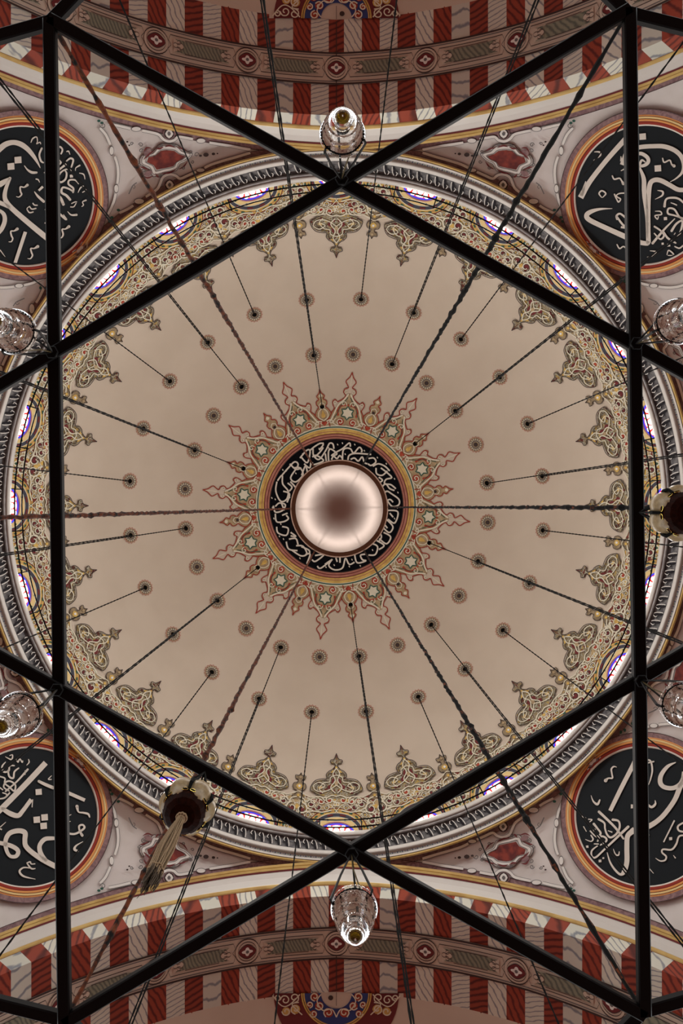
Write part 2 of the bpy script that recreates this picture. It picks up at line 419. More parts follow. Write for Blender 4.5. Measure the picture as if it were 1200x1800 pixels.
# ---- central star of arabesque
A = Draw(dome)
OUT = [(0, 97), (3, 88), (9, 80), (6, 74), (3.5, 69), (9.5, 66), (11, 60), (7, 55), (9, 50), (15, 45), (20, 42), (24, 46), (28, 42), (27, 36), (24, 30), (27, 24), (30, 14), (35, 6), (36, 0)]
SM = [(0, 68), (2, 61), (7, 55), (4, 50), (9, 46), (9, 40), (6, 36), (11, 30), (14, 22), (9, 14), (8, 7), (9, 0)]
for k in range(12):
    X = rot(6.8 + 30 * k); xf = lambda u, v, X=X: X(u, v + 140)
    A.poly(mir(OUT)[::-1][:-1] + OUT, 'plaster', 0.012, xf=xf)
    A.poly([(-37, 0), (-30, 14), (-24, 30), (-10, 46), (0, 60), (10, 46), (24, 30), (30, 14), (37, 0)], 'tan_fill', 0.016, xf=xf)
    for sg in (1, -1):
        f = (lambda P: P) if sg == 1 else mir
        A.ribbon(f(OUT), 1.6, 'red_line', 0.04, xf=xf)
        A.ribbon(f([(2, 58), (8, 48), (18, 36), (23, 22), (28, 8), (36, 1)]), 2.6, 'cream_line', 0.045, xf=xf)
        A.ribbon(f([(2, 52), (7, 44), (14, 34), (17, 24), (22, 14)]), 1.0, 'green_line', 0.04, xf=xf)
        A.ribbon(f([(4, 38), (12, 36), (17, 28), (16, 18)]), 3.6, 'red_fill', 0.03, xf=xf)
        A.ribbon(f(curl(11, 8, 6, -60, 1.1)), 1.6, 'cream_line', 0.045, xf=xf)
        A.disc(f([(11, 8)])[0][0], 8, 6.4, 'red_fill', 0.03, xf=xf)
        A.ribbon(f(curl(8, 40, 5, 200, -1.0)), 1.5, 'cream_line', 0.045, xf=xf)
        A.ribbon(f(curl(24, 40, 3.6, 180, -1)), 1.3, 'cream_line', 0.045, xf=xf)
        A.ribbon(f(curl(6.5, 61, 3.4, 120, -1)), 1.3, 'cream_line', 0.045, xf=xf)
        A.ribbon(f([(0, 2), (8, 0.5), (18, 2), (26, 6)]), 1.6, 'cream_line', 0.045, xf=xf)
        A.ribbon(f([(19, 14), (26, 4), (32, 8)]), 1.6, 'cream_line', 0.045, xf=xf)
    A.ribbon([(0, 92), (0, 72)], 1.2, 'cream_line', 0.02, smooth=False, xf=xf)
    st = []
    for j in range(12):
        q = rad(30 * j + 90); R_ = 12 if j % 2 == 0 else 7.6
        st.append((R_ * cos(q), 24 + R_ * sin(q)))
    A.poly(st, 'cream_line', 0.032, xf=xf, smooth=2); A.ribbon(st, 1.9, 'green_line', 0.042, closed=True, n=2, xf=xf)
    A.ribbon([(0, 40), (0, 36)], 2.5, 'red_fill', 0.04, smooth=False, xf=xf)
    X = rot(21.8 + 30 * k); xf = lambda u, v, X=X: X(u, v + 140)
    A.poly(mir(SM)[::-1][:-1] + SM, 'tan_fill', 0.018, xf=xf)
    for sg in (1, -1):
        f = (lambda P: P) if sg == 1 else mir
        A.ribbon(f(SM), 1.5, 'red_line', 0.046, xf=xf)
        A.ribbon(f([(0, 34), (7, 28), (8, 18), (0, 12)]), 1.8, 'cream_line', 0.05, xf=xf)
        A.ribbon(f([(0, 44), (5, 40), (4, 34)]), 1.4, 'cream_line', 0.05, xf=xf)
        A.ribbon(f([(4, 10), (12, 12), (17, 6)]), 1.8, 'cream_line', 0.05, xf=xf)
    A.poly([(0, 30), (3.6, 22), (2.6, 17), (-2.6, 17), (-3.6, 22)], 'ochre', 0.04, xf=xf)
    A.poly([(0, 2), (5.5, 7), (4.6, 11), (0, 9.5), (-4.6, 11), (-5.5, 7)], 'red_fill', 0.045, xf=xf)
    A.disc(0, 56, 3, 'cream_line', 0.03, xf=xf)
    A.disc(0, 36, 2.6, 'dark_line', 0.055, xf=xf)
A.mb.build('central_arabesque', ceiling)

# ---- rosettes in two rings
Rr = Draw(dome)
ROS = [(6.8 + 15 * k, 366) for k in range(24)] + [(6.3 + 15 * k, 268) for k in range(24)]
for a, r in ROS:
    x0, y0 = rot(a)(0, r)
    sx = 0.9 if r > 300 else 0.97       # radial squash is the dome's own, size stays
    X = rot(a)
    xf = lambda u, v, X=X, r=r, sx=sx: X(u, r + v * sx)
    Rr.disc(0, 0, 12.5, 'tan_fill', 0.012, n=20, xf=xf)
    st = []
    for j in range(32):
        q = 2 * pi * j / 32; R_ = 14.4 if j % 2 == 0 else 11.8
        st.append((R_ * cos(q), R_ * sin(q)))
    Rr.ribbon(st, 1.2, 'rose', 0.03, closed=True, smooth=False, xf=xf)
    for j in range(16):
        q = 2 * pi * (j + 0.5) / 16
        Rr.ribbon([(5.5 * cos(q), 5.5 * sin(q)), (11.6 * cos(q), 11.6 * sin(q))], 1.0, 'grey_line', 0.03, smooth=False, xf=xf)
        q2 = q + pi / 16
        Rr.disc(9 * cos(q2), 9 * sin(q2), 1.1, 'cream_line', 0.034, n=6, xf=xf)
    Rr.ring(0, 0, 6.2, 1.2, 'grey_line', 0.034, xf=xf)
    Rr.disc(0, 0, 3.9, 'dark_line', 0.04, xf=xf)
Rr.mb.build('painted_rosettes', ceiling)

# ---- foot of the dome: arabesque between and over the windows
B = Draw(dome)
PAL = [(0, 98.5), (2.5, 91), (5, 88), (10.5, 86), (9, 81), (4.5, 81), (1.8, 77), (7, 70), (13, 67), (18, 61), (17, 54), (25, 53.5), (36, 51), (43, 44), (46.5, 34), (41, 31), (34, 26), (22, 22), (0, 19)]
SML = [(0, 103), (3, 98), (9, 98), (8, 92), (4, 91), (4, 86), (10, 84), (12, 78), (9, 73), (4, 71), (5, 66), (10, 62), (11, 57)]
for k in range(24):
    a = 15 * k
    X = rot(a); xf = lambda u, v, X=X: X(u, 536 - v)
    XB = rot(a + 7.5); xb = lambda u, v, XB=XB: XB(u, 578 - v)
    # dense ground between two windows: reaches up to the wavy upper border
    g = [(-74, 40), (-60, 52), (-46, 56), (-34, 63), (-22, 62), (-10, 66), (0, 70), (10, 66), (22, 62), (34, 63), (46, 56), (60, 52), (74, 40), (56, 30), (30, 6), (22, -1), (0, -1), (-22, -1), (-30, 6), (-56, 30)]
    B.poly(g, 'arabesque_tan', 0.012, xf=xb)
    B.ribbon(g[:13], 1.2, 'cream_line', 0.05, xf=xb)
    for sg in (1, -1):
        f = (lambda P: P) if sg == 1 else mir
        # spandrel scrolls
        for (cx, cy, cr, a0, tn) in ((9, 40, 11, 90, -1.2), (24, 50, 8, 160, -1.3), (38, 46, 6.5, 150, 1.2), (9, 18, 8, 60, -1.1), (52, 47, 5, 120, -1.2), (22, 30, 5, 0, 1.2), (13, 6, 4.5, 90, -1.1)):
            B.ribbon(f(curl(cx, cy, cr, a0, tn)), 2.0, 'cream_line', 0.052, xf=xb)
            B.ribbon(f(curl(cx, cy, cr * 0.8, a0 + 25, tn)), 0.9, 'dark_line', 0.056, xf=xb)
            B.disc(f([(cx, cy)])[0][0], cy, cr * 0.5, 'dark_red' if cr > 6 else 'ochre', 0.044, n=8, xf=xb)
        B.ribbon(f([(0, 2), (6, 12), (3, 28), (14, 34), (30, 38), (46, 38), (62, 44)]), 2.0, 'cream_line', 0.054, xf=xb)
        B.ribbon(f([(2, 60), (12, 56), (16, 44), (26, 40)]), 2.0, 'cream_line', 0.054, xf=xb)
        B.poly(f([(20, 57), (31, 60), (34, 54), (26, 51)]), 'red_fill', 0.048, xf=xb)
        B.poly(f([(2, 30), (8, 27), (10, 21), (4, 22)]), 'dark_red', 0.048, xf=xb)
        B.poly(f([(0, 48), (4, 44), (0, 38)]), 'ochre', 0.048, xf=xb)
    # the small finial between
    B.poly(mir(SML)[::-1][:-1] + SML, 'umber_fill', 0.024, xf=xb)
    for f in ((lambda P: P), mir): B.ribbon(f(SML), 1.1, 'dark_line', 0.046, xf=xb)
    B.poly([(0, 84), (6, 79.5), (0, 74), (-6, 79.5)], 'ochre', 0.04, smooth=2, xf=xb); B.disc(0, 79.3, 2.2, 'white_paint', 0.05, n=8, xf=xb)
    B.disc(0, 95, 2.2, 'tan_fill', 0.046, n=8, xf=xb); B.disc(0, 63, 2.5, 'ochre', 0.046, n=8, xf=xb)
    # the big palmette over each window
    B.poly(mir(PAL)[::-1][:-1] + PAL[:-1], 'arabesque_umber', 0.026, xf=xf)
    B.poly([(-50, 4), (-44, 24), (-30, 26), (-14, 24), (0, 28), (14, 24), (30, 26), (44, 24), (50, 4), (30, 0), (0, -2), (-30, 0)], 'arabesque_tan', 0.022, xf=xf)
    for sg in (1, -1):
        f = (lambda P: P) if sg == 1 else mir
        B.ribbon(f(PAL[:-1]), 1.3, 'dark_line', 0.062, xf=xf)
        B.ribbon(f([(0, 72), (6, 62), (2, 50), (10, 38), (2, 28)]), 1.8, 'cream_line', 0.066, xf=xf)
        B.ribbon(f([(0, 60), (10, 56), (12, 48), (22, 46), (30, 36), (24, 28)]), 1.5, 'cream_line', 0.066, xf=xf)
        B.ribbon(f([(0, 42), (12, 34), (26, 30), (38, 34), (40, 42), (30, 47), (20, 41), (28, 36)]), 1.5, 'cream_line', 0.066, xf=xf)
        B.ribbon(f([(14, 50), (24, 50), (36, 47), (42, 37)]), 1.1, 'dark_line', 0.064, xf=xf)
        B.ribbon(f([(16, 40), (24, 44), (34, 42), (36, 34), (28, 31)]), 1.1, 'dark_line', 0.064, xf=xf)
        B.ribbon(f([(6, 64), (13, 62), (14, 56), (8, 54)]), 1.1, 'dark_line', 0.064, xf=xf)
        B.poly(f([(3, 56), (8, 52), (9, 44), (5, 47)]), 'dark_red', 0.058, xf=xf)
        B.poly(f([(10, 44), (16, 40), (13, 34), (9, 38)]), 'dark_red', 0.058, xf=xf)
        B.poly(f([(3, 36), (7, 31), (2, 27)]), 'dark_red', 0.058, xf=xf)
        B.poly(f([(26, 41), (32, 39), (31, 35), (25, 36)]), 'ochre', 0.058, xf=xf)
        B.poly(f([(5, 70), (10, 65), (6, 62)]), 'ochre', 0.058, xf=xf)
        B.poly(f([(22, 29), (31, 30), (28, 27)]), 'dark_red', 0.058, xf=xf)
        for (cx, cy, cr, a0, tn) in ((12, 16, 7, 90, -1.2), (27, 14, 6.5, 100, 1.2), (40, 14, 6, 120, -1.2), (3, 8, 4, 90, 1)):
            B.ribbon(f(curl(cx, cy, cr, a0, tn)), 1.8, 'cream_line', 0.06, xf=xf)
            B.disc(f([(cx, cy)])[0][0], cy, cr * 0.5, 'red_fill' if cr > 6.2 else 'ochre', 0.05, n=8, xf=xf)
        B.ribbon(f([(0, 22), (8, 24), (18, 20), (30, 22), (44, 22)]), 1.8, 'cream_line', 0.06, xf=xf)
    B.ribbon([(0, 96), (0, 82)], 0.9, 'dark_red', 0.064, smooth=False, xf=xf); B.disc(0, 73, 2, 'ochre', 0.064, n=8, xf=xf)
    B.disc(0, 45, 3.2, 'tan_fill', 0.06, ry=5, n=10, xf=xf)
    # painted arch bands round the window
    xw = lambda u, v, X=X: X(u, 576 - v)
    def earc(aa, bb, n=28, ext=4):
        P = [(aa, -ext)] + [(aa * cos(pi * i / n), bb * sin(pi * i / n)) for i in range(n + 1)] + [(-aa, -ext)]
        return P
    def eb(a0, b0, a1, b1, m, l):
        p, q = earc(a0, b0), earc(a1, b1)
        B.mb.grid([[B.mp(*xw(*t), l) for t in p], [B.mp(*xw(*t), l) for t in q]], m)
    eb(32, 19, 39.5, 27, 'ochre_pale', 0.03); eb(39.5, 27, 46, 33.5, 'slate', 0.03); eb(46, 33.5, 55, 42, 'ochre', 0.03); eb(54.4, 41.5, 56, 43, 'dark_red', 0.036)
    eb(46, 33.5, 47, 34.5, 'cream_line', 0.036); eb(50, 37.6, 50.8, 38.4, 'rose', 0.036); eb(39, 26.5, 40, 27.5, 'cream_line', 0.036)
    for i in range(1, 12):
        q = pi * i / 12; tx, ty = -sin(q) * 50.5, cos(q) * 38
        cx, cy = 50.5 * cos(q), 38 * sin(q); L = hyp(tx, ty)
        B.ribbon([(cx - tx / L * 3, cy - ty / L * 2.4), (cx + tx / L * 3, cy + ty / L * 2.4)], 2.6, 'green_line', 0.046, smooth=False, xf=xw)
    for i in (1, 3, 5, 7, 9, 11):
        B.ribbon([(43 * cos(pi * (i + e) / 12), 30.5 * sin(pi * (i + e) / 12)) for e in (-.45, -.15, .15, .45)], 3.0, 'dark_red', 0.044, smooth=False, xf=xw)
    for q in (25, 65, 115, 155):
        B.disc(36 * cos(rad(q)), 23.5 * sin(rad(q)), 2.0, 'green_line', 0.044, n=8, xf=xw)
    # strip of painted border between two windows just over the cornice
    B.mb.grid([[dome(*rot(a + 5.2 + t * 0.46)(0, r), 0.032) for t in range(11)] for r in (566, 578)], 'ochre')
    for t in range(5): B.disc(*rot(a + 5.6 + t * 0.95)(0, 570), 2.2, ('dark_red' if t % 2 else 'green_line'), 0.045, n=8)
B.mb.build('window_arabesque', ceiling)

# ------------------------------------------------------------------ stained glass windows
for k in range(24):
    X = rot(15 * k); xw = lambda u, v, X=X: X(u, 576 - v)
    fr = MB(); o_, i_ = [], []
    arc = [(34, -8), (34, -3)] + [(34 * cos(pi * i / 20), 21 * sin(pi * i / 20)) for i in range(21)] + [(-34, -3), (-34, -8)]
    fr.grid([[dome(*xw(u, v), 0.02) for u, v in arc], [dome(*xw(u * .985, v * .98), -0.09) for u, v in arc]], 'ochre_pale')
    wo = tag(fr.build('window_%d' % (k + 1)), kind='structure')
    P = Draw(dome)
    P.mp = lambda u, v, l: dome(u, v, l - 0.055)
    P.poly([(36, -10)] + [(36 * cos(pi * i / 20), 23 * sin(pi * i / 20)) for i in range(21)] + [(-36, -10)], 'lit_blue', 0.0, xf=xw)
    P.poly([(30, -9)] + [(30 * cos(pi * i / 20), 17.5 * sin(pi * i / 20)) for i in range(21)] + [(-30, -9)], 'lit_red', 0.012, xf=xw)
    for (u, v, ru, rv) in ((0, 6, 5.5, 5.5), (-10, 9.5, 4, 3.8), (10, 9.5, 4, 3.8), (-11, 2, 4.2, 3.2), (11, 2, 4.2, 3.2), (-20, 6.5, 4.2, 4.4), (20, 6.5, 4.2, 4.4), (0, 14, 7.5, 2.1), (-12.5, 14.2, 3.6, 1.6), (12.5, 14.2, 3.6, 1.6), (-20.5, 0, 3.6, 1.7), (20.5, 0, 3.6, 1.7), (-26.5, 3, 1.8, 3.5), (26.5, 3, 1.8, 3.5), (0, -4, 9, 3), (-19, -4.5, 8, 2.6), (19, -4.5, 8, 2.6)):
        P.disc(u, v, ru, 'lit_white', 0.024, ry=rv, n=10, xf=xw)
    P.disc(-6, 13, 1.2, 'lit_yellow', 0.03, n=8, xf=xw); P.disc(6, 1, 1.2, 'wire_black', 0.03, n=8, xf=xw); P.disc(-15, 4.5, 1.2, 'wire_black', 0.03, n=8, xf=xw); P.disc(15, 12.5, 1.0, 'wire_black', 0.03, n=8, xf=xw)
    P.mb.build('window_pane', wo)

# ------------------------------------------------------------------ cornice
def ringpt(px, rho, a):
    return (rho * sin(a), -rho * cos(a), EYE + F * rho / px)
mb = MB(); n = 288
def prof(pts, m):
    mb.grid([[ringpt(px, rho, 2 * pi * k / n) for k in range(n)] for px, rho in pts], m, closed=True)
prof([(571, 10.3), (572, 9.74), (573.5, 9.70), (576, 9.69), (579, 9.71), (581, 9.76)], 'stone_light')
prof([(581, 9.76), (584, 9.75), (586, 9.79), (587, 9.84)], 'stone_grey')
prof([(587, 9.84), (592, 9.89), (600, 9.91), (606, 9.88)], 'frieze_grey')
prof([(606, 9.86), (607.5, 9.80), (610, 9.775), (613, 9.79), (615, 9.85)], 'stone_light')
prof([(615, 9.85), (616, 9.87), (621, 9.89)], 'stone_light')
prof([(621, 9.87), (622, 9.84), (624, 9.83), (625, 9.86)], 'stone_light')
prof([(625, 9.85), (626.5, 9.84), (629, 9.87), (630, 9.98)], 'gold')
cornice = tag(mb.build('trim_1', smooth=True), kind='structure')
Lf = Draw(lambda a, px, l: Vector(ringpt(px, 9.895 - l, rad(a))))
for k in range(24):
    for j in range(10):
        a = 15 * k + 0.9 + j * 1.42 + (0.5 if j > 4 else 0)
        # curled leaf, raised; flat dark patches paint the shade in its gaps
        Lf.poly([(a - .36, 606), (a - .02, 603), (a + .16, 597), (a + .05, 591), (a - .30, 593), (a - .2, 598), (a - .48, 602)], 'undercut_shade', 0.03)
        Lf.poly([(a + .20, 589), (a + .46, 591), (a + .56, 596), (a + .3, 599), (a + .18, 594)], 'undercut_shade', 0.03)
        Lf.ribbon([(a - .55, 604), (a - .45, 597), (a - .1, 589.5), (a + .25, 588.6), (a + .45, 593.5), (a + .22, 596)], 0.16, 'stone_light', 0.06, n=3)
    for e in (0, 0.42): Lf.ribbon([(15 * k + 0.1 + e, 588), (15 * k + 0.1 + e, 605)], 0.07, 'grey_line', 0.05, smooth=False)
    for j in range(18):
        a = 15 * k + j * 0.8333
        Lf.disc(a, 618.4, 0.15, 'slate', 0.045, ry=1.5, n=6); Lf.disc(a + .38, 618.6, 0.09, 'green_line' if j % 2 else 'slate', 0.045, ry=1.1, n=6)
Lf.mb.build('leaf_frieze', cornice)

# ------------------------------------------------------------------ pendentives
NAMES = {0: 'north', 1: 'east', 2: 'south', 3: 'west'}
PN = ['northeast', 'southeast', 'southwest', 'northwest']
pendobj = []
for q in range(4):
    mb = MB(); rows = []
    for i in range(91):
        a = rad(90 * q + i); m_ = max(abs(sin(a)), abs(cos(a)))
        # from the cornice ring out to the arches
        rmax = min(10.45 / m_, 13.9); row = []
        zt = PZ + math.sqrt(PR * PR - rmax * rmax); pmax = F * rmax / zt
        for j in range(25):
            px = 624 + (pmax - 624) * j / 24
            row.append(pend(px * sin(a), -px * cos(a)))
        rows.append(row)
    mb.grid(rows, 'plaster_cool')
    pendobj.append(tag(mb.build('wall_' + PN[q], smooth=True), kind='structure'))

# ornament of one octant, mirrored to all eight (crop of the photograph's upper right read at 5.714x)
def K(p):
    return (800 + p[0] / 5.714 - CX, CY - (160 + p[1] / 5.714)) + tuple(p[2:])
def octs(q):
    """the two octant frames of pendentive q -> picture plane mapping"""
    base = [(lambda u, v: (u, -v)), (lambda u, v: (v, -u))]
    sgn = [(1, 1), (1, -1), (-1, -1), (-1, 1)][q]
    return [(lambda u, v, b=b: (b(u, v)[0] * sgn[0], b(u, v)[1] * sgn[1])) for b in base]
CART = [(325, 655), (390, 635), (430, 605), (510, 595), (570, 605), (620, 650), (690, 665), (705, 715), (640, 745), (610, 790), (530, 775), (440, 755), (415, 715), (360, 690)]
def grow(P, f, c): return [(c[0] + (x - c[0]) * f, c[1] + (y - c[1]) * (f + (f - 1) * 0.8)) for x, y in P]
STRIPS = [
 [(-330, 590), (-230, 572), (-130, 552), (-40, 538), (80, 520)], [(245, 485), (330, 468), (395, 462), (435, 495), (495, 505), (550, 480), (590, 438), (670, 415), (755, 398)],
 [(875, 378), (990, 350), (1090, 330)], [(1180, 372), (1120, 440), (1075, 540)], [(1030, 660), (1005, 740), (996, 830), (1005, 930)], [(1022, 1030), (1040, 1110), (1078, 1200), (1120, 1270)],
 [(-330, 620), (-200, 660), (-60, 700), (60, 738), (130, 772)], [(215, 812), (300, 850), (375, 880), (420, 850), (480, 838), (545, 865), (575, 930), (610, 990), (720, 1062)], [(845, 1150), (900, 1185), (985, 1225)]]
CAPS = [(165, 500, 45, 24), (815, 382, 48, 24), (1062, 600, 22, 45), (1015, 980, 22, 42), (170, 795, 42, 20), (785, 1108, 50, 28)]
roundc = (541, 546)
for q in range(4):
    P = Draw(pend)
    for xf in octs(q):
        kx = lambda p, xf=xf: xf(*K(p)[:2])
        def rb(pts, w, m, l, closed=False, n=4, smooth=True): P.ribbon([(*xf(*K(p)[:2]), (p[2] if len(p) > 2 else w) / 5.714) for p in pts], w / 5.714, m, l, closed, n, smooth)
        def pl(pts, m, l, smooth=0): P.poly([kx(p) for p in pts], m, l, smooth)
        # mauve marbling along the arch and along the cornice
        path = []
        for i in range(0, 60):
            t, z = archpt(0.5 + i * 0.9, 11.65); u, v = t / z * F, AY / z * F
            if hyp(u, v) > 634 and u < v: path.append((u, v))
        path2 = []
        for i, (u, v) in enumerate(path):
            a_, b_ = path[max(0, i - 1)], path[min(len(path) - 1, i + 1)]
            dx, dy = b_[0] - a_[0], b_[1] - a_[1]; L = hyp(dx, dy)
            o = 7.0
            p_ = (u - (-dy / L) * -o * -1, v - (dx / L) * o) if False else (u + dy / L * o, v - dx / L * o)
            if hyp(*p_) > 630: path2.append(p_)
        P.ribbon([xf(*p) for p in path2], 13, 'mauve', 0.03, smooth=False)
        P.ribbon([xf(p[0], p[1] - 6.5) for p in path2 if hyp(p[0], p[1]-6.5) > 632], 0.9, 'dark_line', 0.045, smooth=False)
        P.ribbon([xf(634.5 * sin(rad(a)), 634.5 * cos(rad(a))) for a in range(4, 46)], 9, 'mauve', 0.03, smooth=False)
        P.ribbon([xf(639.5 * sin(rad(a)), 639.5 * cos(rad(a))) for a in range(6, 46)], 0.8, 'dark_line', 0.045, smooth=False)
        for s_ in STRIPS:
            rb(s_, 34, 'grey_line', 0.05); rb(s_, 26, 'white_paint', 0.062)
        for (x, y, a_, b_) in CAPS:
            el = lambda f, g: [(x + (a_ * f) * cos(2 * pi * i / 14), y + (b_ * g) * sin(2 * pi * i / 14)) for i in range(14)]
            pl(el(1.1, 1.15), 'grey_line', 0.05); pl(el(.95, .92), 'white_paint', 0.064)
        for (x, y) in ((485, 430), (480, 942)):
            pl([(x + 62 * cos(2 * pi * i / 16), y + 58 * sin(2 * pi * i / 16)) for i in range(16)], 'mauve', 0.066)
            pl([(x + 50 * cos(2 * pi * i / 16), y + 52 * sin(2 * pi * i / 16)) for i in range(16)], 'dark_line', 0.074)
            pl([(x - 42, y), (x, y - 46), (x + 40, y), (x, y + 46)], 'white_paint', 0.082, 2); pl([(x - 18, y), (x, y - 22), (x + 18, y), (x, y + 22)], 'grey_line', 0.09, 2)
        c = (515, 690)
        pl(grow(CART, 1.42, c), 'grey_line', 0.04, 2); pl(grow(CART, 1.37, c), 'plaster_cool', 0.05, 2)
        rb(grow(CART, 1.19, c), 30, 'white_paint', 0.066, closed=True); rb(grow(CART, 1.27, c), 5, 'grey_line', 0.074, closed=True); rb(grow(CART, 1.06, c), 5, 'grey_line', 0.074, closed=True)
        pl(CART, 'cartouche_red', 0.06)
        for seg in ([(420, 570), (480, 550), (530, 562)], [(540, 560), (580, 580), (620, 575)], [(310, 600), (350, 578), (400, 572)], [(660, 575), (710, 570), (740, 610)], [(640, 600), (690, 640), (740, 690), (770, 740)], [(300, 705), (340, 760), (390, 785)],
                    [(420, 790), (480, 820), (560, 830)], [(640, 850), (700, 872), (750, 850)], [(690, 790), (740, 770), (780, 760)], [(560, 860), (600, 860), (620, 830)]):
            rb([(seg[0][0], seg[0][1], 4), (*seg[1], 17), (seg[2][0], seg[2][1], 4)], 12, 'dark_red', 0.08)
        pl([(660, 600), (700, 585), (740, 620), (720, 660), (690, 640)], 'mauve', 0.078, 2); pl([(650, 810), (700, 800), (740, 840), (690, 860)], 'mauve', 0.078, 2)
        for (x, y, r, a0, tn) in ((770, 540, 24, 0, -1.2), (765, 600, 22, 200, 1.1), (740, 800, 26, 90, -1.2), (570, 850, 20, 0, 1.2), (250, 710, 18, 0, 1.1), (265, 610, 20, 90, -1.1), (860, 530, 18, 180, 1.2), (790, 740, 18, 90, 1.1), (340, 770, 16, 0, 1.2), (440, 540, 16, 90, 1.1), (560, 545, 16, 0, 1.1), (210, 640, 26, 180, 1.0)):
            rb(curl(x, y, r, a0, tn), 8, 'grey_line', 0.084)
        for (x, y, r) in ((115, 640, 22), (40, 632, 14), (0, 628, 7), (170, 650, 12), (905, 510, 9), (885, 545, 8)):
            pl([(x + 1.3 * r * cos(2 * pi * i / 8), y + r * sin(2 * pi * i / 8)) for i in range(8)], 'dark_line', 0.084)
        rb([(810, 920), (850, 950), (870, 990), (890, 1035)], 10, 'grey_line', 0.084); rb(curl(845, 960, 22, 90, 1), 6, 'grey_line', 0.084)
        for (x, y) in ((995, 1195), (1060, 1270), (1080, 1310), (1190, 300), (1160, 320)):
            pl([(x + 18 * cos(2 * pi * i / 7), y + 14 * sin(2 * pi * i / 7)) for i in range(7)], 'green_line', 0.08)
        rb(curl(1150, 345, 30, 0, 1.1), 7, 'grey_line', 0.084)
    # linking cartouche between roundel and cornice
    sg = [(1, -1), (1, 1), (-1, 1), (-1, -1)][q]
    hx = [(-21, 0), (-12, -7), (0, -4.5), (12, -7), (21, 0), (12, 7), (0, 4.5), (-12, 7)]
    def dg(u, v, r0=637): 
        c_, s_ = .7071, .7071
        return (sg[0] * ((r0 + v) * s_ + u * c_), sg[1] * ((r0 + v) * c_ - u * s_))
    for f_, m_, l_ in ((1.15, 'grey_line', .09), (1.0, 'white_paint', .1), (.78, 'dark_line', .11), (.66, 'mauve', .12), (.4, 'white_paint', .13)):
        P.poly([dg(u * f_, v * f_) for u, v in hx], m_, l_)
    P.mb.build('painted_ornament', pendobj[q])

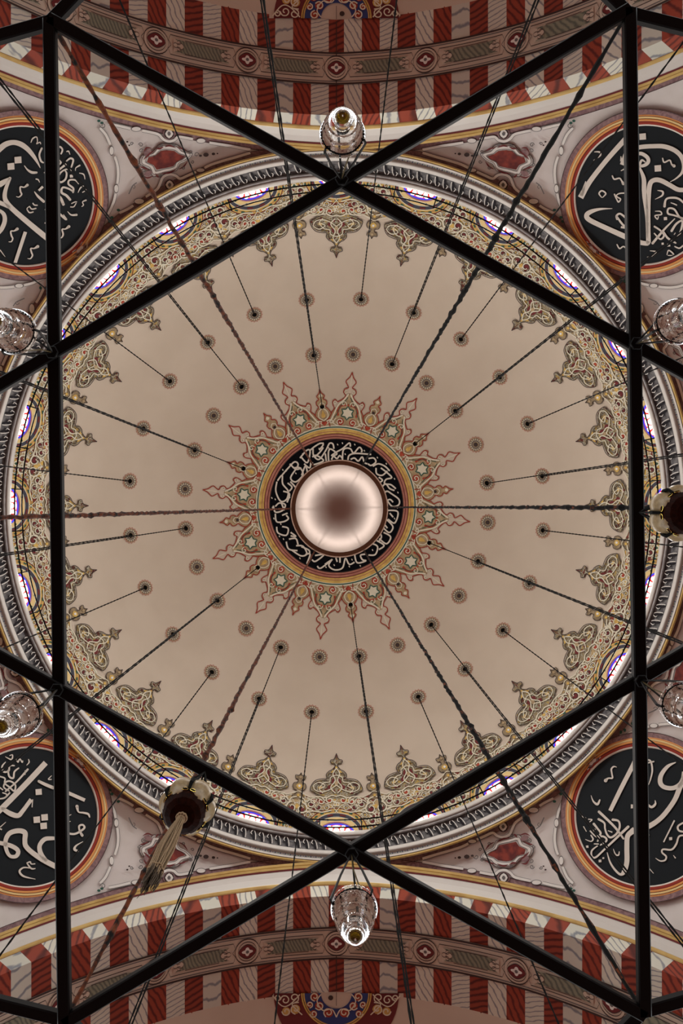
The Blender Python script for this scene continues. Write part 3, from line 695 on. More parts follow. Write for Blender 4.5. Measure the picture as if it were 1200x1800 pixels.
# ------------------------------------------------------------------ the four great arches with soffits and half domes
STEP = 2.588
for k in range(4):
    mb = MB()
    # s stations at voussoir joints with one midpoint each
    st = [0.0]; mats = []
    sv = []; x = -STEP * 30 - STEP / 2 * 0.86
    joints = [-(STEP / 2 * 0.86) - STEP * i for i in range(30, -1, -1)] + [(STEP / 2 * 0.86) + STEP * i for i in range(31)]
    S_ = []; own = []
    for i in range(len(joints) - 1):
        a_, b_ = joints[i], joints[i + 1]; idx = abs(i - 30)
        mids = [a_, (a_ + b_) / 2] if idx else [a_, 0.0]
        S_ += mids; own += [idx, idx]
    S_.append(joints[-1])
    def sweep(pr, m):
        rows = [[side(k, archpt(s, R)[0], y, archpt(s, R)[1]) for (R, y) in pr] for s in S_]
        mb.grid(rows, m)
    vm = lambda i, j: (('red_stone', 'red_stone_b')[(i // 4) % 2] if own[i] % 2 == 0 else ('marble', 'marble_b', 'marble', 'marble_c', 'marble_b')[(i // 4) % 5])
    sweep([(AR, 12.3), (AR, 10.9), (AR, AY)], vm)
    sweep([(AR, AY), (AR + .3, AY), (10.37, AY)], vm)
    sweep([(10.37, AY), (10.39, 9.67), (10.44, 9.64), (10.49, 9.65), (10.52, 9.69)], 'gold'); sweep([(10.36, AY - .003), (10.375, AY - .003)], 'dark_red'); sweep([(10.52, 9.69), (10.56, 9.69), (10.59, 9.69)], 'ochre_pale')
    sweep([(10.59, 9.69), (10.63, 9.72), (10.85, 9.78), (11.15, 9.77), (11.35, 9.7)], 'stone_light')
    sweep([(11.35, 9.7), (11.37, 9.66), (11.41, 9.62), (11.46, 9.64), (11.48, 9.68)], 'gold'); sweep([(11.335, 9.695), (11.36, 9.66)], 'dark_red')
    sweep([(11.48, 9.68), (11.51, 9.68)], 'dark_red')
    sweep([(11.51, 9.68), (11.52, 9.64), (11.57, 9.60), (11.62, 9.62), (11.63, 9.66)], 'gold'); sweep([(11.63, 9.66), (11.65, 9.68), (11.67, 10.5)], 'dark_red')
    # half dome behind: the arch curve turned about its vertical middle axis
    rows = []
    for i in range(0, 33):
        s = i * 2.6; t, z = archpt(s + 1e-4, AR)
        t = max(t, 0.001)
        rows.append([side(k, t * cos(pi * b / 40), 12.08 + t * sin(pi * b / 40), z) for b in range(41)])
    mb.grid(rows, 'plaster')
    w = tag(mb.build('wall_' + NAMES[k]), kind='structure')
    # painted band on the soffit: coordinates (degrees from crown, depth)
    DG = math.degrees(1 / AR)
    def soff(s, d, l=0.0):
        t, z = archpt(s if abs(s) > 1e-6 else 1e-6, AR - l)
        if abs(s) <= 1e-6: t = 0
        return side(k, t, d, z)
    Q = Draw(soff)
    def strip(d0, d1, m, l):
        ss = [i * 1.2 for i in range(-50, 51)]
        Q.mb.grid([[soff(s, d0, l) for s in ss], [soff(s, d1, l) for s in ss]], m)
    d0, d1 = 10.45, 11.25; dm = (d0 + d1) / 2
    strip(d0, d1, 'plaster', 0.02)
    for d in (d0 + .02, d1 - .02): strip(d - .022, d + .022, 'dark_line', 0.03)
    for d in (d0 + .08, d1 - .08): strip(d - .012, d + .012, 'grey_line', 0.03)
    U = DG                       # degrees per metre
    for m_ in range(-4, 5):
        sc = m_ * STEP * 5
        if m_: sc += -math.copysign(0.14 * STEP / 2, m_) * 0
        X = lambda u, v, sc=sc: (sc + u * U, dm + v)
        Q.ring(0, 0, .30, .03, 'dark_line', 0.05, n=24, xf=X); Q.disc(0, 0, .285, 'plaster', 0.045, n=24, xf=X); Q.ring(0, 0, .23, .02, 'dark_line', 0.055, n=24, xf=X)
        eye = [(-.22, 0), (-.12, -.12), (0, -.17), (.12, -.12), (.22, 0), (.12, .12), (0, .17), (-.12, .12)]
        Q.poly(eye, 'dark_red', 0.06, 2, xf=X); Q.ribbon(eye, .02, 'dark_line', 0.066, closed=True, xf=X)
        qf = [(.11 * (1 + .28 * cos(4 * t)) * cos(t), .085 * (1 + .28 * cos(4 * t)) * sin(t)) for t in [2 * pi * i / 24 for i in range(24)]]
        Q.poly(qf, 'white_paint', 0.07, xf=X); Q.disc(0, 0, .04, 'grey_line', 0.08, xf=X)
        # panel to the right of this medallion
        L = 5 * STEP / U
        Xp = lambda u, v, sc=sc, L=L: (sc + (u + L / 2) * U, dm + v)
        h = L / 2 - .34
        for pts, wd in (([(-h, -.23), (h, -.23), (h + .05, -.1), (h - .02, 0), (h + .05, .1), (h, .23), (-h, .23), (-h - .05, .1), (-h + .02, 0), (-h - .05, -.1)], .02),):
            Q.ribbon([(pts[i][0] + (pts[(i + 1) % 10][0] - pts[i][0]) * t / 6, pts[i][1] + (pts[(i + 1) % 10][1] - pts[i][1]) * t / 6) for i in range(10) for t in range(6)], wd, 'dark_line', 0.05, closed=True, smooth=False, xf=Xp)
        g = h - .1; pan = [(-g, -.15), (g, -.15), (g - .12, -.04), (g - .3, 0), (g - .12, .04), (g, .15), (-g, .15), (-g + .12, .04), (-g + .3, 0), (-g + .12, -.04)]
        Q.mb.grid([[soff(*Xp(-g + .2 + (2 * g - .4) * i / 12, v), 0.05) for i in range(13)] for v in (-.15, .15)], 'green_marble')
        for sg in (1, -1):
            Q.poly([(sg * (g + .02), -.16), (sg * (g - .2), -.16), (sg * (g - .2), .16), (sg * (g + .02), .16)], 'plaster', 0.056, xf=Xp)
            Q.poly([(sg * (g - .2), -.15), (sg * (g + .0), -.15), (sg * (g - .2), -.06)], 'green_marble', 0.06, xf=Xp); Q.poly([(sg * (g - .2), .15), (sg * (g + .0), .15), (sg * (g - .2), .06)], 'green_marble', 0.06, xf=Xp)
            for (cx, cy, r) in ((g - .14, 0, .075), (g - .02, .0, .055), (g - .1, .075, .045), (g - .1, -.075, .045)):
                Q.disc(sg * cx, cy, r, 'plaster', 0.064, n=10, xf=Xp); Q.ring(sg * cx, cy, r, .016, 'dark_line', 0.07, n=12, xf=Xp)
        for v in (-.16, .16): Q.ribbon([(-g + .25 + (2 * g - .5) * i / 8, v) for i in range(9)], .016, 'dark_line', 0.06, smooth=False, xf=Xp)
    Q.ribbon([(0, 9.72 + .1 * i_) for i_ in range(24)], .12, 'dark_line', 0.035, smooth=False)
    Q.mb.build('soffit_band', w)
    # arabesque round the crown of the half dome
    def half(x, y, l=0.0):
        z = 20.0
        for _ in range(14):
            X_, Y_ = x / F * z, y / F * z; r_ = hyp(X_, Y_ - 12.08); z = arcz(min(r_, 9.0)) - l
        return side(k, X_, Y_, z)
    H = Draw(half); V0 = 855.0
    if k in (0, 2):
        X = lambda u, v: (u, V0 + v)
        H.poly([(x_, 2) for x_ in range(-118, 119, 12)] + [(118, 20), (100, 40), (70, 50), (-70, 50), (-100, 40), (-118, 20)], 'plaster', 0.01, xf=X)
        nseg = 28
        def fan(r0, r1, m, l):
            H.mb.grid([[half(*X(r * cos(pi * i / nseg) * 1.0, 2 + r * sin(pi * i / nseg) * 1.0), l) for i in range(nseg + 1)] for r in (r0, r1)], m)
        fan(27, 56, 'blue_fill', 0.03); fan(56, 62, 'ochre', 0.04); fan(58.4, 59.4, 'dark_line', 0.05); fan(62, 110, 'dark_red', 0.02)
        for sg in (1, -1):
            f = (lambda P_: P_) if sg == 1 else mir
            for (cx, cy, cr, a0, tn) in ((38, 8, 8, 90, -1.2), (30, 24, 8, 30, 1.2), (14, 36, 9, 60, -1.2), (47, 22, 6, 90, 1.2), (40, 38, 7, 0, 1.2), (74, 10, 9, 90, 1.2), (90, 14, 9, 0, -1.2), (72, 30, 9, 90, -1.2), (88, 34, 8, 0, 1.1), (104, 10, 6, 90, 1.2)):
                H.disc(f([(cx, cy)])[0][0], cy, cr * .95, 'red_fill' if cx < 60 else ('dark_red' if cy < 20 else 'ochre'), 0.04, n=10, xf=X)
                H.ribbon(f(curl(cx, cy, cr, a0, tn)), 2.1, 'cream_line', 0.06, xf=X)
            H.ribbon(f([(27, 4), (34, 16), (24, 32), (8, 30), (0, 44)]), 2, 'cream_line', 0.06, xf=X)
            H.ribbon(f([(64, 4), (82, 22), (96, 24), (112, 6)]), 2, 'cream_line', 0.06, xf=X)
            H.ribbon(f([(60, 40), (78, 22), (66, 18)]), 2, 'cream_line', 0.06, xf=X)
        H.disc(10, 10, 4.5, 'dark_line', 0.06, xf=X)
        H.ribbon([(0, 0), (0, 24)], .9, 'dark_line', 0.06, smooth=False, xf=X)
        H.mb.build('painted_arabesque', w)

# ------------------------------------------------------------------ calligraphy roundels
TL = '''-30,400,55 0,368,60 60,322,58 140,302,52 220,322,55 290,372,50 350,442,40 395,512,24 425,572,5
255,545,6 290,590,18 335,618,28 385,620,22
325,305,8 345,262,14 385,245,12 395,290,10 385,318,8 420,300,12 430,322,8
440,365,20 415,430,20 430,495,20 455,515,16
288,752,30 255,775,14 215,772,16 216,820,18 228,850,16 200,878,12 170,872,5
105,680,30 62,790,40 50,880,46 82,950,52 160,1030,54 300,1150,56 420,1250,58 520,1330,58
100,680,20 50,715,50 -10,750,60
-20,930,46 60,965,42 100,990,30
285,1008,12 310,1042,14 348,1036,14
310,975,12 335,1005,14 378,998,14
345,940,12 362,962,14 392,965,14
310,975,8 285,1000,10 290,1020,12
-10,1015,30 40,1060,42 50,1130,46 20,1210,46 -20,1260,40
182,1215,32 150,1235,14 115,1240,16 120,1285,18 134,1315,16 120,1348,12 90,1350,5
268,1245,36 160,1575,36
398,1400,32 360,1420,14 325,1422,16 332,1462,18 342,1495,16 320,1528,12 290,1525,5
0,1435,12 55,1510,4
375,688,10 402,695,14 418,725,6
408,810,22 452,768,26
362,820,8 400,870,24 460,925,28
605,385,14 630,348,18 658,378,18 640,425,16 600,425,12
600,470,16 632,482,18 640,520,18 600,555,14
700,400,10 722,395,14 738,430,6
712,520,22 600,608,20
700,500,14 742,470,20 772,490,20 752,562,16
755,600,12 700,585,14 640,620,18 612,680,20 640,722,20 690,690,20 702,630,18 684,596,14
830,742,8 792,700,16 732,700,18 722,742,20 772,785,20 770,828,18
775,822,16 722,790,20 662,778,20 650,830,24 700,862,26 738,905,26
605,862,24 640,890,28 668,955,30
610,760,10 630,770,6
835,625,8 882,640,14 896,692,6
840,545,18 800,570,10 795,602,6
822,832,6 850,780,14 890,762,10 908,802,10 868,830,10
740,982,10 778,980,12 804,940,8
752,948,10 790,930,12 812,930,8
905,912,18 870,930,10 880,962,12 860,980,6
712,1030,5 750,1066,16 806,1066,24
605,1030,8 650,1075,24 700,1115,20 668,1062,6
726,1190,32 690,1215,14 655,1220,16 666,1270,18 650,1305,14 620,1312,6
470,620,16 520,600,18 560,560,16
480,1000,30 540,1060,20
470,1150,12 530,1180,10
-220,480,50 -260,620,50 -240,760,44 -150,850,40
-200,1000,44 -300,1150,44 -240,1300,40 -120,1340,34
-150,1450,30 -60,1520,20
-320,700,16 -300,760,14 -330,800,8
-120,560,20 -80,600,16'''
TLD = [(190, 487, 38), (115, 555, 38), (753, 657, 17)]
TR = '''640,215,50 600,258,54 400,482,50 220,712,52 120,885,62
175,712,8 150,800,30 130,850,40
262,402,8 318,404,18 326,440,18 255,492,4
612,400,60 560,540,52
545,448,6 550,500,26
545,602,8 595,575,16
455,655,14 476,690,16 530,680,16 552,706,16 570,738,30
345,885,8 315,842,16 345,812,16 386,842,16 350,885,8
478,850,16 500,900,14 520,930,16 542,900,14 510,880,14 500,858,12 545,838,14 640,838,14
455,1000,5 330,1005,24 230,1032,44 185,1070,52 215,1120,52 400,1210,52 600,1300,56 700,1345,52 810,1368,46 835,1362,40
505,1110,22 500,1075,22 540,1055,20 610,1110,22
500,1080,18 545,1145,22 590,1190,22 640,1195,20
545,1195,22 600,1205,18
740,560,18 785,680,44 790,800,48 800,900,50 820,1100,34 822,1360,20
838,1360,44 832,1100,48 835,900,50 850,750,50 890,702,48 960,702,50 1060,752,48 1150,800,48 1240,800,46
690,370,40 760,350,46 880,342,46 1000,345,48 1110,385,48 1180,450,46 1208,540,40 1190,620,28 1130,680,16 1065,718,5
690,430,34 760,420,38 825,462,40 832,512,38 790,545,34 745,545,28 765,490,22 800,508,14
985,470,14 1002,512,16 1060,490,16 1080,532,16 1105,550,34
930,808,6 984,820,20 980,862,18 905,902,4
1005,975,28 1022,902,20 1090,885,22 1160,900,22 1230,960,22
1220,1110,18 1110,1072,18 1042,1052,20 1048,1000,20 1108,1008,20 1160,1085,20 1210,1115,18
1070,938,8 1100,948,12 1132,962,14
905,1028,6 960,1030,14 972,1062,14 905,1075,14 930,1112,12 942,1080,10
1115,1105,10 1000,1222,22 880,1365,26
900,1190,20 960,1230,18 1000,1282,20 960,1322,18 895,1258,12
1000,1250,16 1040,1312,22 1122,1362,18
1080,1235,26 1130,1160,22 1192,1130,20 1180,1225,22 1150,1292,26
1105,1275,8 1120,1255,8
1110,1398,12 1160,1418,16 1200,1390,16
820,1512,4 895,1492,14 912,1455,16 850,1445,5
1030,1490,8 1050,1440,14 1105,1490,14 1040,1494,8
505,1380,14 532,1422,14 575,1400,14 630,1450,18
1290,900,20 1350,1000,22 1300,1100,20 1240,1180,18
1300,300,30 1420,420,36 1480,560,36 1440,680,24
1320,760,46 1440,740,50 1520,860,46
1300,1300,22 1400,1250,22 1460,1100,18'''
TRD = [(775, 240, 36), (935, 575, 36), (1015, 1105, 18), (1050, 1385, 16), (985, 1370, 12)]
BL = '''482,305,58 260,542,58 20,785,58 -60,860,50
30,792,40 110,842,54 190,862,50 240,812,44 292,742,42 330,692,44
345,690,10 338,775,10
410,500,28 480,535,34 560,568,34
680,605,36 895,700,36
545,440,6 510,478,12 545,480,10
812,765,34 828,822,16 880,832,20 930,846,22 946,882,12
752,850,6 702,880,14 700,925,10 745,922,6
690,1045,22 780,1056,22 842,1030,22 890,990,22 872,960,20 835,972,20 840,1022,20 866,1070,30
876,1135,5 802,1180,18 786,1218,28 820,1236,22
-60,1140,34 0,1150,42 120,1182,46 190,1232,46 172,1288,42 110,1290,36 70,1230,40 58,1130,46 100,1050,50 190,1022,52 262,1042,54 262,1120,50 272,1182,52 340,1252,52 460,1332,56 590,1400,56
600,1105,30 550,1102,40 470,1112,46 418,1180,46 430,1262,50 480,1330,40
285,1362,14 318,1350,16 330,1372,12 372,1370,10
288,1370,14 330,1420,18 374,1420,10
330,1418,10 250,1410,16 206,1450,22 250,1502,20 374,1532,5
705,1230,5 708,1292,5
55,240,6 120,270,16 132,222,12 100,230,8
168,262,12 190,298,14 208,262,12 234,300,14 240,280,10
300,265,8 306,300,14 280,332,6
60,295,8 22,345,18 40,400,20 92,390,18 102,338,18 150,335,14
85,385,16 98,450,20 140,465,20 152,400,18 195,362,16
292,375,22 180,500,18 60,605,18
262,432,12 268,385,14
0,450,16 52,470,16 50,520,16 100,562,18 150,602,18 162,540,18 110,500,18 60,510,18 40,562,16 95,602,14
-10,560,12 32,592,14
0,685,14 52,672,18 102,622,16
25,620,12 72,640,14 45,680,12
62,930,5 0,985,12
20,1010,16 0,1000,12
700,465,10 720,470,6
-200,1000,40 -300,1100,44 -320,1250,44 -220,1340,40
-150,500,40 -240,640,44 -260,800,44
-120,1380,24 -60,1440,20
-120,300,26 -200,420,22'''
BLD = [(408, 612, 34), (470, 880, 36), (388, 905, 36), (460, 970, 36)]
BR = '''385,492,38 412,468,16 455,465,18 450,420,16 445,372,18 470,345,16 502,352,5
690,290,46 665,345,46 540,590,46 432,812,42
230,648,5 255,712,16 298,742,26 322,698,16
650,765,42 672,765,40
690,1010,64 660,1032,58 615,1082,52 608,1200,52 608,1350,52 580,1450,48 540,1482,26 480,1430,22 430,1350,18 400,1250,8
315,822,28 480,982,24 572,1105,20
622,980,28 370,1220,20 280,1302,20 238,1290,20 240,1230,18 300,1180,12
460,905,26 520,920,20 532,982,22 500,1052,22 440,1092,22 400,1062,20 378,1000,18 370,940,20 310,900,24
260,950,26 300,1000,20 332,1050,22 290,1082,22 222,1025,14
300,1132,16 330,1082,20 380,1092,20 392,1130,20 330,1172,14
408,1020,8 455,1038,14
130,870,14 178,888,8
200,900,12 240,905,12 215,930,10
150,975,10 182,1030,8
230,1070,14 252,1110,16 228,1134,12 170,1112,6
260,1160,12 312,1162,12
465,1212,5 488,1270,14 520,1278,16 528,1240,8
700,250,14 820,272,16 860,292,18 876,380,18 860,470,14 835,540,5
790,330,12 820,310,14 890,292,16
1125,300,8 1040,342,34 972,430,46 960,510,50 1000,560,46 1090,572,46 1170,532,50 1215,450,54
1215,400,50 1200,500,52 1168,562,54 1110,700,50 1000,852,50 900,940,52 800,992,60
720,1000,50 760,1010,50
800,1060,60 842,1050,40
800,700,10 830,745,20 870,772,26 908,740,22 905,700,6
1110,912,16 995,1142,14
1240,1070,18 1160,1080,18 1130,1160,20 1080,1220,20 990,1218,18 980,1252,18 1022,1292,18 1010,1332,18 960,1340,14 910,1310,5
1240,920,16 1150,970,20 1160,1022,20 1240,1035,20
1098,1280,5 1122,1312,14
835,1410,12 890,1472,5
1300,560,44 1420,640,46 1460,800,44 1400,960,40 1300,1100,34
1300,250,26 1400,330,26
1280,1250,20 1350,1180,18'''
BRD = [(1070, 1105, 17), (265, 1015, 15), (325, 1340, 15), (360, 1310, 10), (190, 1190, 14)]
ROUND = [('northwest', (-548, -543), TL, TLD, (0, 200), 3, 'dark calligraphy roundel with two linked square dots, upper left of the dome'),
         ('northeast', (540, -545), TR, TRD, (1000, 200), 0, 'dark calligraphy roundel with a tall narrow V stroke, upper right of the dome'),
         ('southwest', (-540, 546), BL, BLD, (0, 1290), 2, 'dark calligraphy roundel with three clustered square dots, lower left of the dome'),
         ('southeast', (541, 545), BR, BRD, (1000, 1290), 1, 'dark calligraphy roundel with a sweeping hooked stroke, lower right of the dome')]
for nm, (ux, uy), strokes, dots, (ox, oy), qd, lab in ROUND:
    P0 = pend(ux, uy); Cc = Vector((0, 0, EYE + PZ)); nrm = (Cc - P0).normalized()
    base = P0 + nrm * 0.16
    radial = Vector((ux, uy, 0)).normalized(); e1 = nrm.cross(radial).normalized(); e2 = e1.cross(nrm).normalized()
    th = thing('calligraphy_roundel', tuple(base), lab, 'roundel', 'calligraphy roundels on the pendentives')
    def dd(r, a, l): return base + e1 * (r * cos(a)) + e2 * (r * sin(a)) + nrm * l
    n = 120; RF = 1.77
    fb = MB(); fb.grid([[dd(r, 2 * pi * i / n, l) for i in range(n)] for r, l in ((0.01, .02), (RF * .5, .02), (RF, .02))], 'board', closed=True)
    fb.build('board', th)
    fm = MB()
    for pr, m in (([(RF - .01, .02), (RF, .05), (RF + .03, .05)], 'script_cream'), ([(RF + .03, .05), (RF + .06, .07), (RF + .10, .06)], 'red_line'), ([(RF + .10, .06), (RF + .115, .08)], 'dark_red'),
                  ([(RF + .115, .08), (RF + .14, .10), (RF + .165, .09)], 'orange_gold'), ([(RF + .165, .09), (RF + .175, .08)], 'dark_red'), ([(RF + .175, .08), (RF + .20, .10), (RF + .225, .09)], 'ochre_pale'), ([(RF + .225, .09), (RF + .235, .08)], 'red_line'), ([(RF + .235, .08), (RF + .26, .09), (RF + .28, .06), (RF + .30, -.14)], 'orange_gold')):
        fm.grid([[dd(r, 2 * pi * i / n, l) for i in range(n)] for r, l in pr], m, closed=True)
    fm.build('frame', th, smooth=True)
    bm_ = MB()
    def onsphere(r, a, l):
        p = base + e1 * (r * cos(a)) + e2 * (r * sin(a)); v = (p - Cc).normalized(); return Cc + v * (PR - l)
    bm_.grid([[onsphere(r, 2 * pi * i / n, .096) for i in range(n)] for r in (RF + .2, RF + .42)], 'mauve', closed=True)
    bm_.grid([[onsphere(r, 2 * pi * i / n, .11) for i in range(n)] for r in (RF + .405, RF + .42)], 'dark_line', closed=True)
    bm_.build('marbled_border', th)
    eye = Vector((0, 0, EYE))
    def rp(x, y, l):
        d = Vector(((x - CX) / F, (y - CY) / F, 1.0)); t = (base + nrm * l - eye).dot(nrm) / d.dot(nrm)
        p = eye + d * t; v = p - base; q = v - nrm * v.dot(nrm)
        if q.length > RF - .06: p = p - q * (1 - (RF - .06) / q.length)
        return p
    Wd = Draw(rp)
    for ln in strokes.strip().splitlines():
        pts = [tuple(float(g) for g in p.split(',')) for p in ln.split()]
        P3 = [(ox + p[0] / 6, oy + p[1] / 6, p[2] / 6) for p in pts]
        Wd.ribbon(P3, 2, 'script_cream', 0.05, n=6)
        for e in (P3[0], P3[-1]):
            if e[2] > 2.2 and e[2] < 7.0 and len(P3) > 2: Wd.disc(e[0], e[1], e[2] / 2, 'script_cream', 0.05)
    for (x, y, r) in dots:
        x, y, r = ox + x / 6, oy + y / 6, r / 6 
        Wd.poly([(x - r, y - r * .8), (x + r * .9, y - r), (x + r, y + r * .85), (x - r * .9, y + r)], 'script_cream', 0.052)
    Wd.mb.build('inscription', th)

# ------------------------------------------------------------------ rail round the foot of the dome
rail = thing('window_railing', (0, 0, EYE + 24.2), 'thin black double rail circling the foot of the dome in front of the windows', 'railing')
for rho, z in ((9.62, 24.24), (9.55, 24.62)):
    mb = MB(); mb.tube([(rho * sin(2 * pi * i / 144), -rho * cos(2 * pi * i / 144), EYE + z) for i in range(144)], 0.022, 'wire_black', sides=5, closed=True); mb.build('rail', rail)
for i in range(48):
    a = rad(7.5 * i + 3.0); mb = MB()
    mb.tube([(9.66 * sin(a), -9.66 * cos(a), EYE + 24.1), (9.6 * sin(a), -9.6 * cos(a), EYE + 24.4), (9.54 * sin(a), -9.54 * cos(a), EYE + 24.7)], 0.02, 'wire_black', sides=5); mb.build('post', rail)

# ------------------------------------------------------------------ mirrored ball under the apex
BH = 24.8; BZ = EYE + BH; BK = BH / 30.6; bc = Vector((5.0 / F * BH, 5.0 / F * BH, BZ))
ball = thing('suspension_ball', tuple(bc), 'large silvery mirrored ball in a brown hoop under the centre of the dome', 'ball')
mb = MB(); mb.lathe([(1.65 * BK * sin(pi * i / 40) + 1e-4, -1.65 * BK * cos(pi * i / 40)) for i in range(41)], bc, 'mirror_ball', seg=64); mb.build('sphere', ball, smooth=True)
mb = MB(); mb.lathe([(r_ * BK, z_ * BK) for r_, z_ in ((1.60, -.02), (1.64, -.10), (1.80, -.10), (1.845, -.06), (1.845, .12), (1.6, .12), (1.60, -.02))], bc, 'bronze_rim', seg=72); mb.build('hoop', ball)
mb = MB(); mb.tube([bc + Vector((0, 0, 1.3)), (0, 0, EYE + 34.15)], 0.06, 'wire_black', sides=8); mb.build('rod', ball)

# ------------------------------------------------------------------ star shaped chandelier frame
CZ = 4.0; HC = ((609.0 - CX) / F * CZ, (908.0 - CY) / F * CZ)
HR = 588.5 / F * CZ
def node(r, deg):
    a = rad(deg + 0.85 * -1); return Vector((HC[0] + r * sin(a), HC[1] - r * cos(a), EYE + CZ))
# clock angle measured from picture top; the frame is turned a touch anticlockwise
inner = [node(HR, 60 * i) for i in range(6)]
tips = [node(HR * math.sqrt(3), 30 + 60 * i) for i in range(6)]
far = [node(HR * 2.37, 60 * i) for i in range(6)]
chand = thing('star_chandelier', (HC[0], HC[1], EYE + CZ), 'huge black iron chandelier frame of crossing beams forming a six pointed star', 'chandelier')
for i in range(6):
    a_, b_ = tips[i], tips[(i + 2) % 6]
    mb = MB(); z_ = 0.0 if i % 2 == 0 else 0.012
    mb.beam(a_ + Vector((0, 0, z_)), b_ + Vector((0, 0, z_)), 0.063, 0.048, 'black_iron'); mb.build('beam', chand)
for i in range(6):
    for j in (i, (i + 1) % 6):
        mb = MB(); mb.beam(tips[i] + Vector((0, 0, .03)), far[j] + Vector((0, 0, .03)), 0.063, 0.045, 'black_iron'); mb.build('outer_beam', chand)
for p in inner:
    mb = MB(); mb.lathe([(0.001, -.04), (.03, -.04), (.034, -.036), (.034, .05), (.001, .05)], p, 'black_iron', seg=6); mb.build('joint_plate', chand)

# ---- six heavy chains from the star's tips to the hoop
CL = ['at twelve to one o\'clock']
names = ['upper right', 'middle right', 'lower right', 'lower left', 'middle left', 'upper left']
for i in range(6):
    t = tips[i] + Vector((0, 0, .03)); d = Vector((t.x - bc.x, t.y - bc.y, 0)).normalized(); e = bc + d * 1.875 * BK
    L = (e - t).length; N = 260; pts = []; rr = []
    for j in range(N + 1):
        f = j / N; p = t.lerp(e, f)
        w_ = 0.006 * min(1, f * 8)
        pts.append(p + Vector((random.uniform(-w_, w_), random.uniform(-w_, w_), 0)))
        r0 = 0.0105 + 0.0125 * min(1, f * 5)
        rr.append(r0 * random.uniform(0.8, 1.25) * (1.5 if j % 9 == 0 and f < .25 else 1))
    mb = MB(); mb.tube(pts, rr, 'rusty' if i in (3, 4, 5) else 'chain_black', sides=6)
    if i == 2 or i == 1: mb.m = [mb.mi('rusty') if (q_ % 7 == 0) else v_ for q_, v_ in enumerate(mb.m)]
    o = mb.build('suspension_chain', origin=tuple(t))
    tag(o, 'thick %s chain from the %s tip of the star chandelier' % ('rusty brown' if i in (3, 4, 5) else 'black', names[i]), 'chain', 'suspension chains of the star chandelier')

# ------------------------------------------------------------------ thin chains hanging from the dome
def clock(a):
    h = round((a % 360) / 15) % 24
    w_ = ['twelve', 'one', 'two', 'three', 'four', 'five', 'six', 'seven', 'eight', 'nine', 'ten', 'eleven']
    return (w_[h // 2] + " o'clock") if h % 2 == 0 else ('half past ' + w_[h // 2])
def wires(specs, px, rad_, where, group, beads, bottom=4.6):
    top = dome(0, -px); x_, z_ = -top.y, top.z
    proto = None
    for a in specs:
        if proto is None:
            mb = MB(); N = 150; L = z_ - bottom
            pts = [(0, 0, -L * j / N) for j in range(N + 1)]
            mb.tube(pts, [rad_ * (1.35 - 0.65 * j / N) * (1 + (beads if j % 2 else -beads)) for j in range(N + 1)], 'wire_black', sides=5)
            o = proto = mb.build('hanging_chain')
            mb = MB(); mb.lathe([(0.001, 0.05), (.09, .03), (.1, -.02), (.05, -.07), (0.001, -.08)], (0, 0, 0), 'wire_black', seg=10); mb.build('ceiling_hook', o, raw=True)
        else:
            o = proto.copy(); link(o)
            for c_ in proto.children: 
                cc = c_.copy(); link(cc); cc.parent = o
        u, v = rot(a)(0, x_); o.location = (u, v, z_)
        tag(o, 'thin black chain hanging from the %s at %s' % (where, clock(a)), 'chain', group)
wires([6.8 + 15 * k for k in range(24)], 366, 0.015, 'outer ring rosette', 'thin chains from the outer rosettes', 0.25)
wires([21.5 + 30 * k for k in range(12)], 268, 0.014, 'inner ring rosette', 'thin chains from the inner rosettes', 0.25)
wires([53 - 1.2 + 60 * k for k in range(6)], 176, 0.013, 'central arabesque', 'chains from the central arabesque', 0.3)

# ------------------------------------------------------------------ glass lamps
def arcpts(a, b, n): return [a.lerp(b, i / n) for i in range(n + 1)]
def glass_profile(z0, zs):
    outer = [(.100, .0), (.1010, -.005), (.098, -.011), (.092, -.014), (.090, -.03), (.086, -.06), (.080, -.09), (.0775, -.095), (.0785, -.101), (.072, -.122), (.064, -.142), (.062, -.147), (.0635, -.152), (.056, -.170), (.044, -.186), (.038, -.19), (.039, -.196), (.035, -.208), (.027, -.217), (.015, -.222), (.001, -.224)]
    inn = [(r - .003 if r > .006 else .001, z + (.003 if z < -.2 else .0)) for r, z in outer]
    return [(r, z * zs + z0) for r, z in outer], [(r, z * zs + z0) for r, z in inn[::-1]]
LABS = {0: 'clear glass lamp hanging from the top corner of the inner hexagon', 1: 'clear glass lamp hanging right of the upper right beam crossing', 2: 'clear glass lamp hanging right of the lower right beam crossing', 3: 'clear glass lamp hanging from the bottom corner of the inner hexagon', 4: 'clear glass lamp hanging left of the lower left beam crossing', 5: 'clear glass lamp hanging left of the upper left beam crossing'}
proto_parts = None
